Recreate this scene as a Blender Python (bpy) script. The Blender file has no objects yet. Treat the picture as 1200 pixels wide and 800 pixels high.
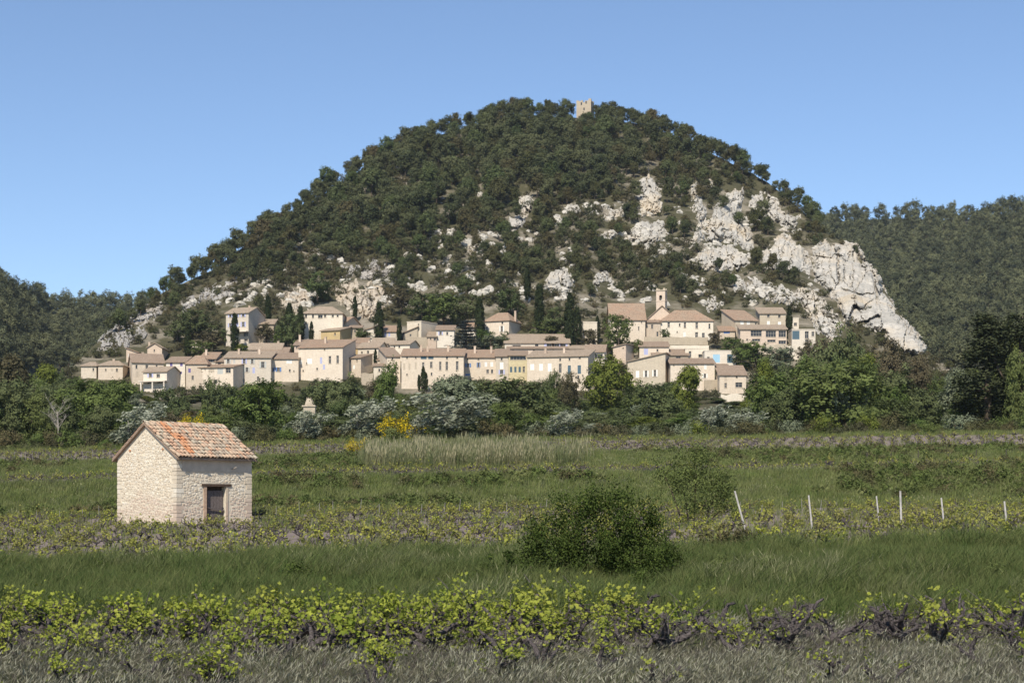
import bpy, math, random
import numpy as np
from mathutils import noise, Vector

# ------------------------------------------------------------------ camera, sky, sun, exposure
F, CX, HZ, CAMZ = 2000.0, 600.0, 600.0, 1.7
sc = bpy.context.scene
col = sc.collection
cam_d = bpy.data.cameras.new("camera"); cam = bpy.data.objects.new("camera", cam_d); col.objects.link(cam)
cam.location = (0, 0, CAMZ); cam.rotation_euler = (math.radians(90), 0, 0)
cam_d.sensor_fit = 'HORIZONTAL'; cam_d.sensor_width = 36; cam_d.lens = F * 36 / 1200
cam_d.shift_y = 200 / 1200; cam_d.clip_start = 0.5; cam_d.clip_end = 20000
sc.camera = cam
SUN_EL, SUN_B = math.radians(46), math.radians(15)
w = bpy.data.worlds.new("World"); sc.world = w; w.use_nodes = True
nt = w.node_tree; bg = nt.nodes["Background"]
sky = nt.nodes.new("ShaderNodeTexSky"); sky.sky_type = 'NISHITA'; sky.sun_disc = False
sky.sun_elevation = SUN_EL; sky.sun_rotation = math.pi + SUN_B
sky.altitude = 2000; sky.air_density = 1.0; sky.dust_density = 0.1; sky.ozone_density = 3.0
nt.links.new(sky.outputs[0], bg.inputs[0]); bg.inputs[1].default_value = 0.115
sun_d = bpy.data.lights.new("sun", 'SUN'); sun = bpy.data.objects.new("sun", sun_d); col.objects.link(sun)
sun_d.energy = 4.4; sun_d.angle = math.radians(0.5); sun_d.color = (1.0, 0.93, 0.82)
to_sun = Vector((-math.sin(SUN_B) * math.cos(SUN_EL), -math.cos(SUN_B) * math.cos(SUN_EL), math.sin(SUN_EL)))
sun.rotation_euler = to_sun.to_track_quat('Z', 'Y').to_euler()
sc.view_settings.view_transform = 'Standard'; sc.view_settings.look = 'None'
sc.view_settings.exposure = 0.42; sc.view_settings.gamma = 1.0
try: sc.view_settings.use_curve_mapping = False
except Exception: pass
sc.render.engine = 'CYCLES'
sc.cycles.max_bounces = 5; sc.cycles.diffuse_bounces = 3; sc.cycles.transmission_bounces = 3
sc.cycles.transparent_max_bounces = 4; sc.cycles.caustics_reflective = False; sc.cycles.caustics_refractive = False
sc.cycles.use_denoising = True

R = np.random.default_rng(7)
random.seed(7)

# ------------------------------------------------------------------ helpers
def P(u, py, Y):
    return Vector(((u - CX) / F * Y, Y, CAMZ + (HZ - py) / F * Y))
def tag(o, label=None, cat=None, group=None, kind=None):
    if label: o["label"] = label
    if cat: o["category"] = cat
    if group: o["group"] = group
    if kind: o["kind"] = kind
    return o
def link(name, me, parent=None, loc=None, rz=0.0, scale=None):
    o = bpy.data.objects.new(name, me); col.objects.link(o)
    if parent is not None: o.parent = parent
    if loc is not None: o.location = loc
    if rz: o.rotation_euler = (0, 0, rz)
    if scale is not None: o.scale = (scale, scale, scale) if not hasattr(scale, '__len__') else scale
    return o
def empty(name, loc, rz=0.0, scale=None, parent=None):
    return link(name, None, parent, loc, rz, scale)
class MB:
    def __init__(s): s.v = []; s.f = []; s.m = []
    def face(s, pts, mi=0):
        n = len(s.v); s.v += [tuple(p) for p in pts]; s.f.append(tuple(range(n, n + len(pts)))); s.m.append(mi)
    def box(s, x0, x1, y0, y1, z0, z1, mi=0):
        n = len(s.v)
        s.v += [(x0,y0,z0),(x1,y0,z0),(x1,y1,z0),(x0,y1,z0),(x0,y0,z1),(x1,y0,z1),(x1,y1,z1),(x0,y1,z1)]
        for q in ((0,3,2,1),(4,5,6,7),(0,1,5,4),(1,2,6,5),(2,3,7,6),(3,0,4,7)):
            s.f.append(tuple(n + i for i in q)); s.m.append(mi)
    def slab(s, pts, t, mi=0):           # polygon extruded downwards by t
        n = len(s.v); k = len(pts)
        s.v += [tuple(p) for p in pts] + [(p[0], p[1], p[2] - t) for p in pts]
        s.f.append(tuple(range(n, n + k))); s.m.append(mi)
        s.f.append(tuple(n + k + i for i in reversed(range(k)))); s.m.append(mi)
        for i in range(k):
            j = (i + 1) % k; s.f.append((n + i, n + k + i, n + k + j, n + j)); s.m.append(mi)
    def tube(s, path, rad, sides=6, mi=0):
        path = [Vector(p) for p in path]; n0 = len(s.v)
        for i, p in enumerate(path):
            d = (path[min(i + 1, len(path) - 1)] - path[max(i - 1, 0)])
            if d.length < 1e-6: d = Vector((0, 0, 1))
            d.normalize(); a = d.orthogonal().normalized()
            if i and a.dot(pa) < 0: a = -a
            pa = a; b = d.cross(a)
            for k in range(sides):
                t = 2 * math.pi * k / sides
                s.v.append(tuple(p + (a * math.cos(t) + b * math.sin(t)) * rad[i]))
        for i in range(len(path) - 1):
            for k in range(sides):
                k2 = (k + 1) % sides
                s.f.append((n0 + i*sides + k, n0 + i*sides + k2, n0 + (i+1)*sides + k2, n0 + (i+1)*sides + k)); s.m.append(mi)
        e = n0 + (len(path) - 1) * sides
        s.f.append(tuple(e + k for k in range(sides))); s.m.append(mi)
        s.f.append(tuple(n0 + k for k in reversed(range(sides)))); s.m.append(mi)
    def mesh(s, name, mats, smooth=False):
        me = bpy.data.meshes.new(name); me.from_pydata(s.v, [], s.f)
        for m in (mats if isinstance(mats, (list, tuple)) else [mats]): me.materials.append(m)
        me.polygons.foreach_set("material_index", s.m)
        if smooth: me.polygons.foreach_set("use_smooth", [True] * len(s.f))
        me.update(); return me
def quads_mesh(name, V, mat, var=None):
    """V: (n,4,3) array of separate quads"""
    n = len(V); me = bpy.data.meshes.new(name)
    me.vertices.add(n * 4); me.vertices.foreach_set("co", np.ascontiguousarray(V, dtype=np.float32).ravel())
    me.loops.add(n * 4); me.loops.foreach_set("vertex_index", np.arange(n * 4, dtype=np.int32))
    me.polygons.add(n); me.polygons.foreach_set("loop_start", np.arange(0, n * 4, 4, dtype=np.int32))
    try: me.polygons.foreach_set("loop_total", np.full(n, 4, dtype=np.int32))
    except Exception: pass
    me.materials.append(mat); me.update(calc_edges=True)
    if var is not None:
        a = me.attributes.new("var", 'FLOAT', 'FACE'); a.data.foreach_set("value", np.asarray(var, dtype=np.float32))
    return me
def grid_mesh(name, V, mat, attr=None, smooth=True):
    """V: (rows, cols, 3)"""
    r, c = V.shape[:2]; me = bpy.data.meshes.new(name)
    idx = np.arange(r * c).reshape(r, c)
    q = np.stack([idx[:-1, :-1], idx[:-1, 1:], idx[1:, 1:], idx[1:, :-1]], -1).reshape(-1, 4)
    me.from_pydata(V.reshape(-1, 3).tolist(), [], q.tolist()); me.materials.append(mat)
    if smooth: me.polygons.foreach_set("use_smooth", [True] * len(q))
    if attr is not None:
        a = me.attributes.new("var", 'FLOAT', 'POINT'); a.data.foreach_set("value", attr.astype(np.float32).ravel())
    me.update(); return me
def unit(a): return a / np.maximum(np.linalg.norm(a, axis=-1, keepdims=True), 1e-9)
def smooth01(t): t = np.clip(t, 0, 1); return t * t * (3 - 2 * t)

# ------------------------------------------------------------------ materials
def new_mat(name):
    m = bpy.data.materials.new(name); m.use_nodes = True
    m.node_tree.nodes.clear(); return m, m.node_tree
def N(nt, t, **kw):
    n = nt.nodes.new(t)
    for k, v in kw.items():
        if k in n.inputs: n.inputs[k].default_value = v
        else: setattr(n, k, v)
    return n
def mix(nt, fac, a, b, blend='MIX'):
    n = nt.nodes.new("ShaderNodeMix"); n.data_type = 'RGBA'; n.blend_type = blend
    for sock, v in ((n.inputs[0], fac), (n.inputs[6], a), (n.inputs[7], b)):
        if hasattr(v, 'is_linked'): nt.links.new(v, sock)
        elif isinstance(v, (int, float)): sock.default_value = v
        else: sock.default_value = (*v, 1) if len(v) == 3 else v
    return n.outputs[2]
def ramp(nt, fac, stops):
    n = nt.nodes.new("ShaderNodeValToRGB"); e = n.color_ramp.elements
    while len(e) < len(stops): e.new(0.5)
    for i, (p, c) in enumerate(stops):
        e[i].position = p; e[i].color = (*c, 1) if hasattr(c, '__len__') else (c, c, c, 1)
    nt.links.new(fac, n.inputs[0]); return n.outputs[0]
def noise_tex(nt, scale, detail=4, rough=0.55, coord='Object', stretch=None):
    tc = nt.nodes.new("ShaderNodeTexCoord"); out = tc.outputs[coord]
    if stretch:
        mp = nt.nodes.new("ShaderNodeMapping"); mp.inputs['Scale'].default_value = stretch
        nt.links.new(out, mp.inputs[0]); out = mp.outputs[0]
    n = N(nt, "ShaderNodeTexNoise", Scale=scale, Detail=detail, Roughness=rough); nt.links.new(out, n.inputs['Vector'])
    return n.outputs[0]
def finish(nt, color, rough=0.9, bump=None, bstr=0.3, bdist=0.05, spec=0.2, metal=0.0):
    b = N(nt, "ShaderNodeBsdfPrincipled", Roughness=rough, Metallic=metal)
    b.inputs['Specular IOR Level'].default_value = spec
    if hasattr(color, 'is_linked'): nt.links.new(color, b.inputs['Base Color'])
    else: b.inputs['Base Color'].default_value = (*color, 1)
    if bump is not None:
        bn = N(nt, "ShaderNodeBump", Strength=bstr, Distance=bdist); nt.links.new(bump, bn.inputs['Height'])
        nt.links.new(bn.outputs[0], b.inputs['Normal'])
    o = nt.nodes.new("ShaderNodeOutputMaterial"); nt.links.new(b.outputs[0], o.inputs[0])
def leaf_mat(name, a, b, c=None, transl=0.25, rnd=0.5, gloss=0.0):
    """leaf colour runs from a to b leaf by leaf, and from plant to plant towards c"""
    m, nt = new_mat(name)
    at = N(nt, "ShaderNodeAttribute", attribute_name="var")
    cl = mix(nt, at.outputs['Fac'], a, b)
    oi = nt.nodes.new("ShaderNodeObjectInfo")
    if c is not None:
        mr = N(nt, "ShaderNodeMath", operation='MULTIPLY'); nt.links.new(oi.outputs['Random'], mr.inputs[0]); mr.inputs[1].default_value = rnd
        cl = mix(nt, mr.outputs[0], cl, c)
    d = nt.nodes.new("ShaderNodeBsdfDiffuse"); nt.links.new(cl, d.inputs[0])
    t = nt.nodes.new("ShaderNodeBsdfTranslucent"); nt.links.new(cl, t.inputs[0])
    ms = nt.nodes.new("ShaderNodeMixShader"); ms.inputs[0].default_value = transl
    nt.links.new(d.outputs[0], ms.inputs[1]); nt.links.new(t.outputs[0], ms.inputs[2]); out = ms.outputs[0]
    if gloss > 0:
        g = N(nt, "ShaderNodeBsdfGlossy", Roughness=0.45); g.inputs[0].default_value = (0.9, 0.9, 0.9, 1)
        m2 = nt.nodes.new("ShaderNodeMixShader"); m2.inputs[0].default_value = gloss
        nt.links.new(out, m2.inputs[1]); nt.links.new(g.outputs[0], m2.inputs[2]); out = m2.outputs[0]
    o = nt.nodes.new("ShaderNodeOutputMaterial"); nt.links.new(out, o.inputs[0]); return m
def plain(name, color, rough=0.8, var=0.15, scale=3.0, bstr=0.2, bdist=0.03, metal=0.0, spec=0.2):
    m, nt = new_mat(name); n = noise_tex(nt, scale, 5, 0.6)
    dark = tuple(c * (1 - var) for c in color); light = tuple(min(1, c * (1 + var)) for c in color)
    cl = ramp(nt, n, [(0.3, dark), (0.7, light)])
    finish(nt, cl, rough, n, bstr, bdist, spec, metal); return m
def per_object(name, stops, rough=0.9, scale=4.0, bstr=0.3, bdist=0.03, nvar=0.25):
    """base colour picked piece by piece from a ramp, with fine weathering on top"""
    m, nt = new_mat(name); oi = nt.nodes.new("ShaderNodeObjectInfo")
    base = ramp(nt, oi.outputs['Random'], stops); n = noise_tex(nt, scale, 5, 0.65)
    g = ramp(nt, n, [(0.25, 1 - nvar), (0.75, 1 + nvar * 0.3)])
    finish(nt, mix(nt, 1.0, base, g, 'MULTIPLY'), rough, n, bstr, bdist); return m

M = {}
def wall_mat(name, base, stain):
    m, nt = new_mat(name)
    n1 = noise_tex(nt, 0.35, 5, 0.6); n2 = noise_tex(nt, 2.0, 5, 0.7); n3 = noise_tex(nt, 0.6, 4, 0.6, stretch=(3, 3, 0.5))
    c = mix(nt, ramp(nt, n1, [(0.42, 0.0), (0.68, 0.45)]), base, stain)
    c = mix(nt, ramp(nt, n3, [(0.55, 0.0), (0.8, 0.12)]), c, tuple(x * 0.55 for x in stain))
    c = mix(nt, 0.6, c, ramp(nt, n2, [(0.3, 0.66), (0.62, 1.0)]), 'MULTIPLY')
    oi = nt.nodes.new("ShaderNodeObjectInfo"); c = mix(nt, 1.0, c, ramp(nt, oi.outputs['Random'], [(0.0, (0.78, 0.74, 0.70)), (0.5, (0.95, 0.92, 0.88)), (1.0, (1.04, 1.02, 1.0))]), 'MULTIPLY')   # each house its own wash
    finish(nt, c, 0.95, n2, 0.5, 0.08, 0.1); return m
M['cream'] = wall_mat('wall_cream', (0.69, 0.60, 0.485), (0.60, 0.50, 0.39))
M['pale'] = wall_mat('wall_pale', (0.73, 0.66, 0.545), (0.62, 0.54, 0.425))
M['pink'] = wall_mat('wall_pink', (0.64, 0.525, 0.42), (0.54, 0.43, 0.335))
M['white'] = wall_mat('wall_white', (0.73, 0.67, 0.575), (0.64, 0.57, 0.47))
M['stone'] = wall_mat('wall_stone', (0.54, 0.47, 0.365), (0.42, 0.355, 0.27))
M['ochre'] = wall_mat('wall_ochre', (0.55, 0.42, 0.22), (0.46, 0.36, 0.22))
M['yellow'] = wall_mat('wall_yellow', (0.64, 0.56, 0.36), (0.54, 0.44, 0.28))
def roof_mat(name, a, b, c):
    m, nt = new_mat(name)
    n1 = noise_tex(nt, 0.55, 5, 0.7); n2 = noise_tex(nt, 1.6, 5, 0.8, stretch=(2.2, 0.7, 0.7))
    cl = mix(nt, ramp(nt, n1, [(0.35, 0.0), (0.65, 1.0)]), a, b)
    cl = mix(nt, ramp(nt, n2, [(0.46, 0.0), (0.62, 0.85)]), cl, c)
    w_ = N(nt, "ShaderNodeTexWave", Scale=1.6, Distortion=0.6); w_.bands_direction = 'X'
    tc = nt.nodes.new("ShaderNodeTexCoord"); nt.links.new(tc.outputs['Object'], w_.inputs['Vector'])
    finish(nt, cl, 0.95, w_.outputs['Fac'], 0.9, 0.12, 0.1); return m
M['tile'] = roof_mat('roof_old', (0.43, 0.33, 0.24), (0.37, 0.265, 0.19), (0.27, 0.20, 0.15))
M['tile2'] = roof_mat('roof_red', (0.47, 0.31, 0.21), (0.43, 0.33, 0.235), (0.28, 0.19, 0.135))
M['tile3'] = roof_mat('roof_beige', (0.49, 0.39, 0.285), (0.43, 0.33, 0.24), (0.31, 0.24, 0.175))
M['glass'] = plain('dark_pane', (0.03, 0.032, 0.036), 0.25, 0.2, 1.0, 0, 0.01, spec=0.5)
M['frame'] = plain('window_frame', (0.45, 0.40, 0.33), 0.7)
for nm, c_ in dict(lav=(0.42, 0.43, 0.60), blue=(0.10, 0.20, 0.42), teal=(0.08, 0.13, 0.16), w=(0.80, 0.77, 0.70), grey=(0.46, 0.46, 0.42),
                   purple=(0.16, 0.13, 0.30), sky=(0.33, 0.52, 0.64), beige=(0.50, 0.42, 0.32), awn=(0.10, 0.09, 0.08)).items():
    M['sh_' + nm] = plain('shutter_' + nm, c_, 0.7, 0.08, 4)
M['bark'] = plain('bark', (0.10, 0.075, 0.055), 0.95, 0.35, 6, 0.6, 0.05)
M['palebark'] = plain('pale_bark', (0.27, 0.24, 0.205), 0.9, 0.25, 6, 0.5, 0.04)
M['vinewood'] = plain('vine_wood', (0.095, 0.080, 0.076), 0.95, 0.65, 30, 1.0, 0.04)
M['post'] = plain('weathered_post', (0.42, 0.395, 0.36), 0.9, 0.25, 9, 0.4, 0.02)
M['greypost'] = plain('grey_stake', (0.26, 0.24, 0.22), 0.9, 0.25, 9, 0.4, 0.02)
M['darkpost'] = plain('dark_post', (0.07, 0.06, 0.05), 0.9, 0.25, 9, 0.4, 0.02)
M['iron'] = plain('iron', (0.04, 0.04, 0.045), 0.6, 0.2, 9)
M['pine'] = leaf_mat('pine_needles', (0.030, 0.039, 0.021), (0.094, 0.108, 0.052), (0.138, 0.142, 0.068), 0.15, 0.75)
M['farpine'] = leaf_mat('far_pine_needles', (0.034, 0.043, 0.027), (0.095, 0.106, 0.060), (0.19, 0.195, 0.10), 0.15, 0.85)
M['oakD'] = leaf_mat('oak_leaves_dark', (0.042, 0.062, 0.026), (0.130, 0.162, 0.062), (0.15, 0.155, 0.075), 0.25, 0.6)
M['oakG'] = leaf_mat('leaves_green', (0.050, 0.082, 0.023), (0.145, 0.195, 0.055), (0.17, 0.18, 0.07), 0.3, 0.6)
M['oakY'] = leaf_mat('leaves_yellow_green', (0.085, 0.11, 0.022), (0.18, 0.20, 0.045), None, 0.3)
M['oakB'] = leaf_mat('leaves_brown_green', (0.055, 0.050, 0.028), (0.125, 0.115, 0.06), (0.15, 0.12, 0.075), 0.25, 0.6)
M['olive'] = leaf_mat('leaves_grey_olive', (0.08, 0.10, 0.055), (0.24, 0.265, 0.17), (0.20, 0.215, 0.13), 0.2, 0.6)
M['silver'] = leaf_mat('leaves_silver', (0.06, 0.08, 0.042), (0.42, 0.43, 0.33), (0.28, 0.30, 0.21), 0.15, 0.4)
M['cypress'] = leaf_mat('cypress_needles', (0.018, 0.026, 0.013), (0.045, 0.055, 0.022), None, 0.1)
M['cedar'] = leaf_mat('blue_cedar_needles', (0.035, 0.045, 0.042), (0.10, 0.115, 0.105), None, 0.1)
M['conifer'] = leaf_mat('dark_conifer_needles', (0.026, 0.034, 0.018), (0.072, 0.080, 0.038), None, 0.12)
M['shrubD'] = leaf_mat('garrigue_dark', (0.036, 0.046, 0.023), (0.095, 0.106, 0.050), (0.12, 0.10, 0.06), 0.2, 0.7)
M['shrubO'] = leaf_mat('garrigue_olive', (0.045, 0.052, 0.023), (0.115, 0.118, 0.05), (0.14, 0.11, 0.06), 0.2, 0.7)
M['bramble'] = leaf_mat('bramble_leaves', (0.020, 0.036, 0.010), (0.090, 0.120, 0.030), None, 0.25)
M['bush2'] = leaf_mat('light_bush_leaves', (0.055, 0.078, 0.026), (0.17, 0.20, 0.065), None, 0.25)
M['broom'] = leaf_mat('broom_flowers', (0.07, 0.10, 0.02), (0.70, 0.50, 0.02), None, 0.2)
M['vineleaf'] = leaf_mat('vine_leaves', (0.095, 0.14, 0.022), (0.39, 0.42, 0.065), (0.30, 0.29, 0.07), 0.3, 0.5)
M['vineleaf_far'] = leaf_mat('vine_leaves_mid', (0.14, 0.17, 0.03), (0.44, 0.44, 0.08), (0.22, 0.19, 0.09), 0.3, 0.7)
M['grass'] = leaf_mat('tall_grass', (0.024, 0.052, 0.015), (0.150, 0.205, 0.060), (0.18, 0.18, 0.075), 0.25, 0.75)
M['bankgrass'] = leaf_mat('bank_grass', (0.070, 0.105, 0.028), (0.190, 0.235, 0.068), (0.23, 0.23, 0.10), 0.3, 0.8)
M['silvergrass'] = leaf_mat('silver_grass', (0.055, 0.062, 0.032), (0.33, 0.32, 0.235), (0.13, 0.12, 0.075), 0.25, 0.9)
M['deadgrass'] = leaf_mat('dead_brush', (0.06, 0.05, 0.045), (0.20, 0.175, 0.15), (0.10, 0.085, 0.075), 0.15, 0.8)
M['straw'] = leaf_mat('straw_grass', (0.07, 0.10, 0.035), (0.30, 0.29, 0.16), (0.16, 0.16, 0.08), 0.25, 0.6)
M['reed'] = leaf_mat('dry_reeds', (0.12, 0.125, 0.055), (0.40, 0.355, 0.22), (0.10, 0.13, 0.05), 0.25, 0.95)

# limestone
def rock_mat(name, light, mid, dark, warm, wamt):
    m, nt = new_mat(name)
    n1 = noise_tex(nt, 0.09, 6, 0.65, 'Object', (1, 1, 0.45)); n2 = noise_tex(nt, 0.8, 6, 0.7, 'Object', (1, 1, 0.6)); n3 = noise_tex(nt, 0.05, 4, 0.6)
    n4 = noise_tex(nt, 0.5, 4, 0.6, 'Object', (1.6, 1.6, 0.14))
    c = mix(nt, ramp(nt, n1, [(0.38, 0.0), (0.62, 1.0)]), light, mid)
    c = mix(nt, ramp(nt, n4, [(0.52, 0.0), (0.70, 0.7)]), c, dark)
    c = mix(nt, ramp(nt, n3, [(0.5, 0.0), (0.68, wamt)]), c, warm)
    c = mix(nt, 0.45, c, ramp(nt, n2, [(0.30, 0.45), (0.52, 1.0)]), 'MULTIPLY')
    finish(nt, c, 0.95, n2, 0.6, 0.5, 0.1); return m
M['rock'] = rock_mat('limestone', (0.54, 0.50, 0.43), (0.40, 0.375, 0.325), (0.21, 0.20, 0.18), (0.52, 0.425, 0.295), 0.7)
M['rockG'] = rock_mat('grey_limestone', (0.42, 0.395, 0.355), (0.30, 0.28, 0.25), (0.17, 0.16, 0.145), (0.38, 0.31, 0.23), 0.5)
M['rockO'] = rock_mat('ochre_limestone', (0.53, 0.46, 0.365), (0.42, 0.36, 0.28), (0.27, 0.23, 0.185), (0.50, 0.40, 0.275), 0.6)

def ground_mat():
    m, nt = new_mat('field_ground')
    at = N(nt, "ShaderNodeAttribute", attribute_name="var")
    n1 = noise_tex(nt, 0.15, 6, 0.65); n2 = noise_tex(nt, 2.5, 6, 0.7)
    soil = mix(nt, n2, (0.145, 0.115, 0.10), (0.26, 0.215, 0.19))
    grass = mix(nt, n2, (0.055, 0.080, 0.024), (0.13, 0.16, 0.052))
    dry = mix(nt, ramp(nt, n1, [(0.45, 0.0), (0.7, 0.6)]), grass, (0.14, 0.125, 0.06))
    f = N(nt, "ShaderNodeMath", operation='ADD'); nt.links.new(at.outputs['Fac'], f.inputs[0])
    s = N(nt, "ShaderNodeMath", operation='MULTIPLY_ADD'); nt.links.new(n1, s.inputs[0]); s.inputs[1].default_value = 0.8; s.inputs[2].default_value = -0.4
    nt.links.new(s.outputs[0], f.inputs[1])
    c = mix(nt, ramp(nt, f.outputs[0], [(0.35, 0.0), (0.65, 1.0)]), soil, dry)
    finish(nt, c, 1.0, n2, 0.8, 0.12, 0.05); return m
M['field'] = ground_mat()
def hill_mat():
    m, nt = new_mat('hill_soil')
    n1 = noise_tex(nt, 0.06, 6, 0.65); n2 = noise_tex(nt, 0.5, 6, 0.7)
    st = mix(nt, n2, (0.16, 0.135, 0.10), (0.34, 0.30, 0.235)); gr = mix(nt, n2, (0.042, 0.042, 0.024), (0.11, 0.10, 0.056))
    c = mix(nt, ramp(nt, n1, [(0.36, 0.0), (0.52, 1.0)]), st, gr)
    finish(nt, c, 1.0, n2, 0.8, 0.5, 0.05); return m
M['hill'] = hill_mat()
M['farhill'] = plain('far_hill_soil', (0.07, 0.075, 0.045), 1.0, 0.3, 0.05)

# ------------------------------------------------------------------ terrain
ROWS = [  # Y, height on the left, in the middle, on the right (m), grassiness
    (0.5, 0, 0, 0, .7), (14, .02, .02, .02, .8), (17.4, .04, .04, .04, .5), (23, .06, .06, .08, .3), (25, .08, .1, .15, .9),
    (34, .15, .32, .5, 1), (44, .15, .46, .93, 1), (46, .1, .44, .95, .6), (50, .1, .45, 1.0, -.1), (82, .9, 1.25, 1.5, -.1), (97, 1.2, 1.75, 2.05, .0),
    (101, 1.25, 1.85, 2.2, .9), (112, 3.3, 3.95, 4.5, 1), (114, 3.4, 4.0, 4.6, .1), (131, 4.2, 4.95, 5.4, .1), (133, 4.25, 5.0, 5.5, .9),
    (145, 5.6, 6.4, 7.0, 1), (148, 5.8, 6.6, 7.1, .1), (174, 7.7, 8.8, 9.7, .1), (178, 7.9, 9.1, 10.0, .9), (195, 9.0, 10.2, 11.0, 1),
    (260, 12.5, 13.5, 14.5, 1), (420, 24, 25, 26, 1), (700, 30, 30, 34, 1), (2000, 45, 45, 50, 1), (9000, 60, 60, 60, 1)]
RY = np.array([r[0] for r in ROWS]); RZ = np.array([r[1:4] for r in ROWS]); RG = np.array([r[4] for r in ROWS])
def gz(X, Y):
    X = np.asarray(X, float); Y = np.asarray(Y, float)
    u = CX + F * X / np.maximum(Y, 12.0)
    Yw = Y + 1.2 * np.sin(X * 0.045 + 0.7) * smooth01((Y - 60) / 60) + 0.5 * np.sin(X * 0.21) * smooth01((Y - 24) / 10)
    l, m_, r_ = (np.interp(Yw, RY, RZ[:, i]) for i in range(3))
    z = np.where(u < 600, l + (m_ - l) * smooth01((u + 150) / 750), m_ + (r_ - m_) * smooth01((u - 600) / 750))
    return z + 0.05 * np.sin(X * 0.9 + Y * 0.3) * np.sin(Y * 0.7 - X * 0.2) * smooth01(Y / 15)
ys = np.unique(np.concatenate([np.arange(0.5, 60, 0.75), np.arange(60, 200, 1.0), np.arange(200, 440, 8), np.array([450, 500, 600, 800, 1200, 2000, 3500, 6000, 9000])]))
us = np.linspace(-1400, 2600, 260)
YY, UU = np.meshgrid(ys, us, indexing='ij'); XX = (UU - CX) / F * np.maximum(YY, 30)
ZZ = gz(XX, YY); GG = np.interp(YY, RY, RG)
tag(link("ground", grid_mesh("ground", np.stack([XX, YY, ZZ], -1), M['field'], GG)), "terraced farmland of vineyard soil and grassy banks", "ground", kind="structure")

# the hill behind the village: surface given as depth over (column, row of sight)
SKYP = [(0, 520), (40, 480), (70, 446), (90, 425), (110, 404), (135, 388), (150, 380), (165, 368), (190, 343), (250, 316), (300, 278), (350, 248), (400, 214), (440, 188),
        (500, 163), (560, 145), (600, 138), (640, 137), (700, 139), (760, 147), (800, 164), (850, 188), (900, 214), (930, 238), (960, 266), (1000, 292),
        (1040, 345), (1060, 378), (1085, 410), (1110, 428), (1150, 450), (1190, 500), (1220, 525)]
SU, SP = np.array(SKYP, float).T
def skyl(u): return np.interp(u, SU, SP)
def S(u, py):
    u = np.asarray(u, float); py = np.asarray(py, float)
    b = np.interp(py, [110, 135, 350, 460, 530], [724, 700, 500, 422, 235])
    b = b + 55 * ((u - 640) / 450) ** 2 * smooth01((430 - py) / 150)
    k = smooth01((385 - py) / 60)
    return b + k * (7 * np.sin(u * .021 + 1.3) * np.sin(py * .03 + .4) + 4 * np.sin(u * .053 + py * .021) + 2.2 * np.sin(u * .13 - py * .09))
def hillP(u, py):
    Y = S(u, py); return np.stack([(u - CX) / F * Y, Y, CAMZ + (HZ - py) / F * Y], -1)
us = np.arange(0, 1222, 4.0); T = np.linspace(0, 1, 70)
front = np.stack([hillP(us, 530 + (skyl(us) - 530) * t) for t in T])
back = []
for k in range(1, 9):
    b = front[-1].copy(); g = k * k * 4.0
    b[:, 1] += k * 22; b[:, 0] *= (b[:, 1] / front[-1][:, 1]) ** 0.5; b[:, 2] = np.maximum(b[:, 2] - g, 8); back.append(b)
tag(link("hill", grid_mesh("hill", np.concatenate([front, np.stack(back)]), M['hill'])), "steep wooded limestone hill above the village", "hill", kind="structure")

# far hills left and right
BG = np.array([(-1800, 380), (-900, 345), (-300, 318), (-60, 326), (0, 338), (30, 352), (60, 362), (160, 360), (400, 330), (900, 272), (950, 262), (1000, 258), (1060, 256), (1100, 258), (1150, 256), (1200, 247), (1400, 235), (1700, 255), (2300, 330), (3000, 400)], float)
def bgsky(u): return np.interp(u, BG[:, 0], BG[:, 1])
def bgY(u, py):
    top = bgsky(u); f = np.clip((470 - py) / (470 - top), 0, 1)
    far = np.interp(u, [-1800, 0, 60, 500, 1000, 1200, 3000], [800, 720, 950, 1200, 1150, 1050, 900])
    return 520 + (far - 520) * f ** 0.9 + 14 * np.sin(u * .018 + py * .03) + 10 * np.sin(u * .045 - py * .05)
us = np.arange(-1800, 3001, 16.0)
front = []
for t in np.linspace(0, 1, 40):
    py = 520 + (bgsky(us) - 520) * t; Y = bgY(us, py); front.append(np.stack([(us - CX) / F * Y, Y, CAMZ + (HZ - py) / F * Y], -1))
for k in range(1, 5):
    b = front[39].copy(); b[:, 1] += k * 60; b[:, 2] -= k * k * 9; front.append(b)
tag(link("far_hills", grid_mesh("far_hills", np.stack(front), M['farhill'])), "wooded hills far behind the village hill", "hills", kind="structure")

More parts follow.
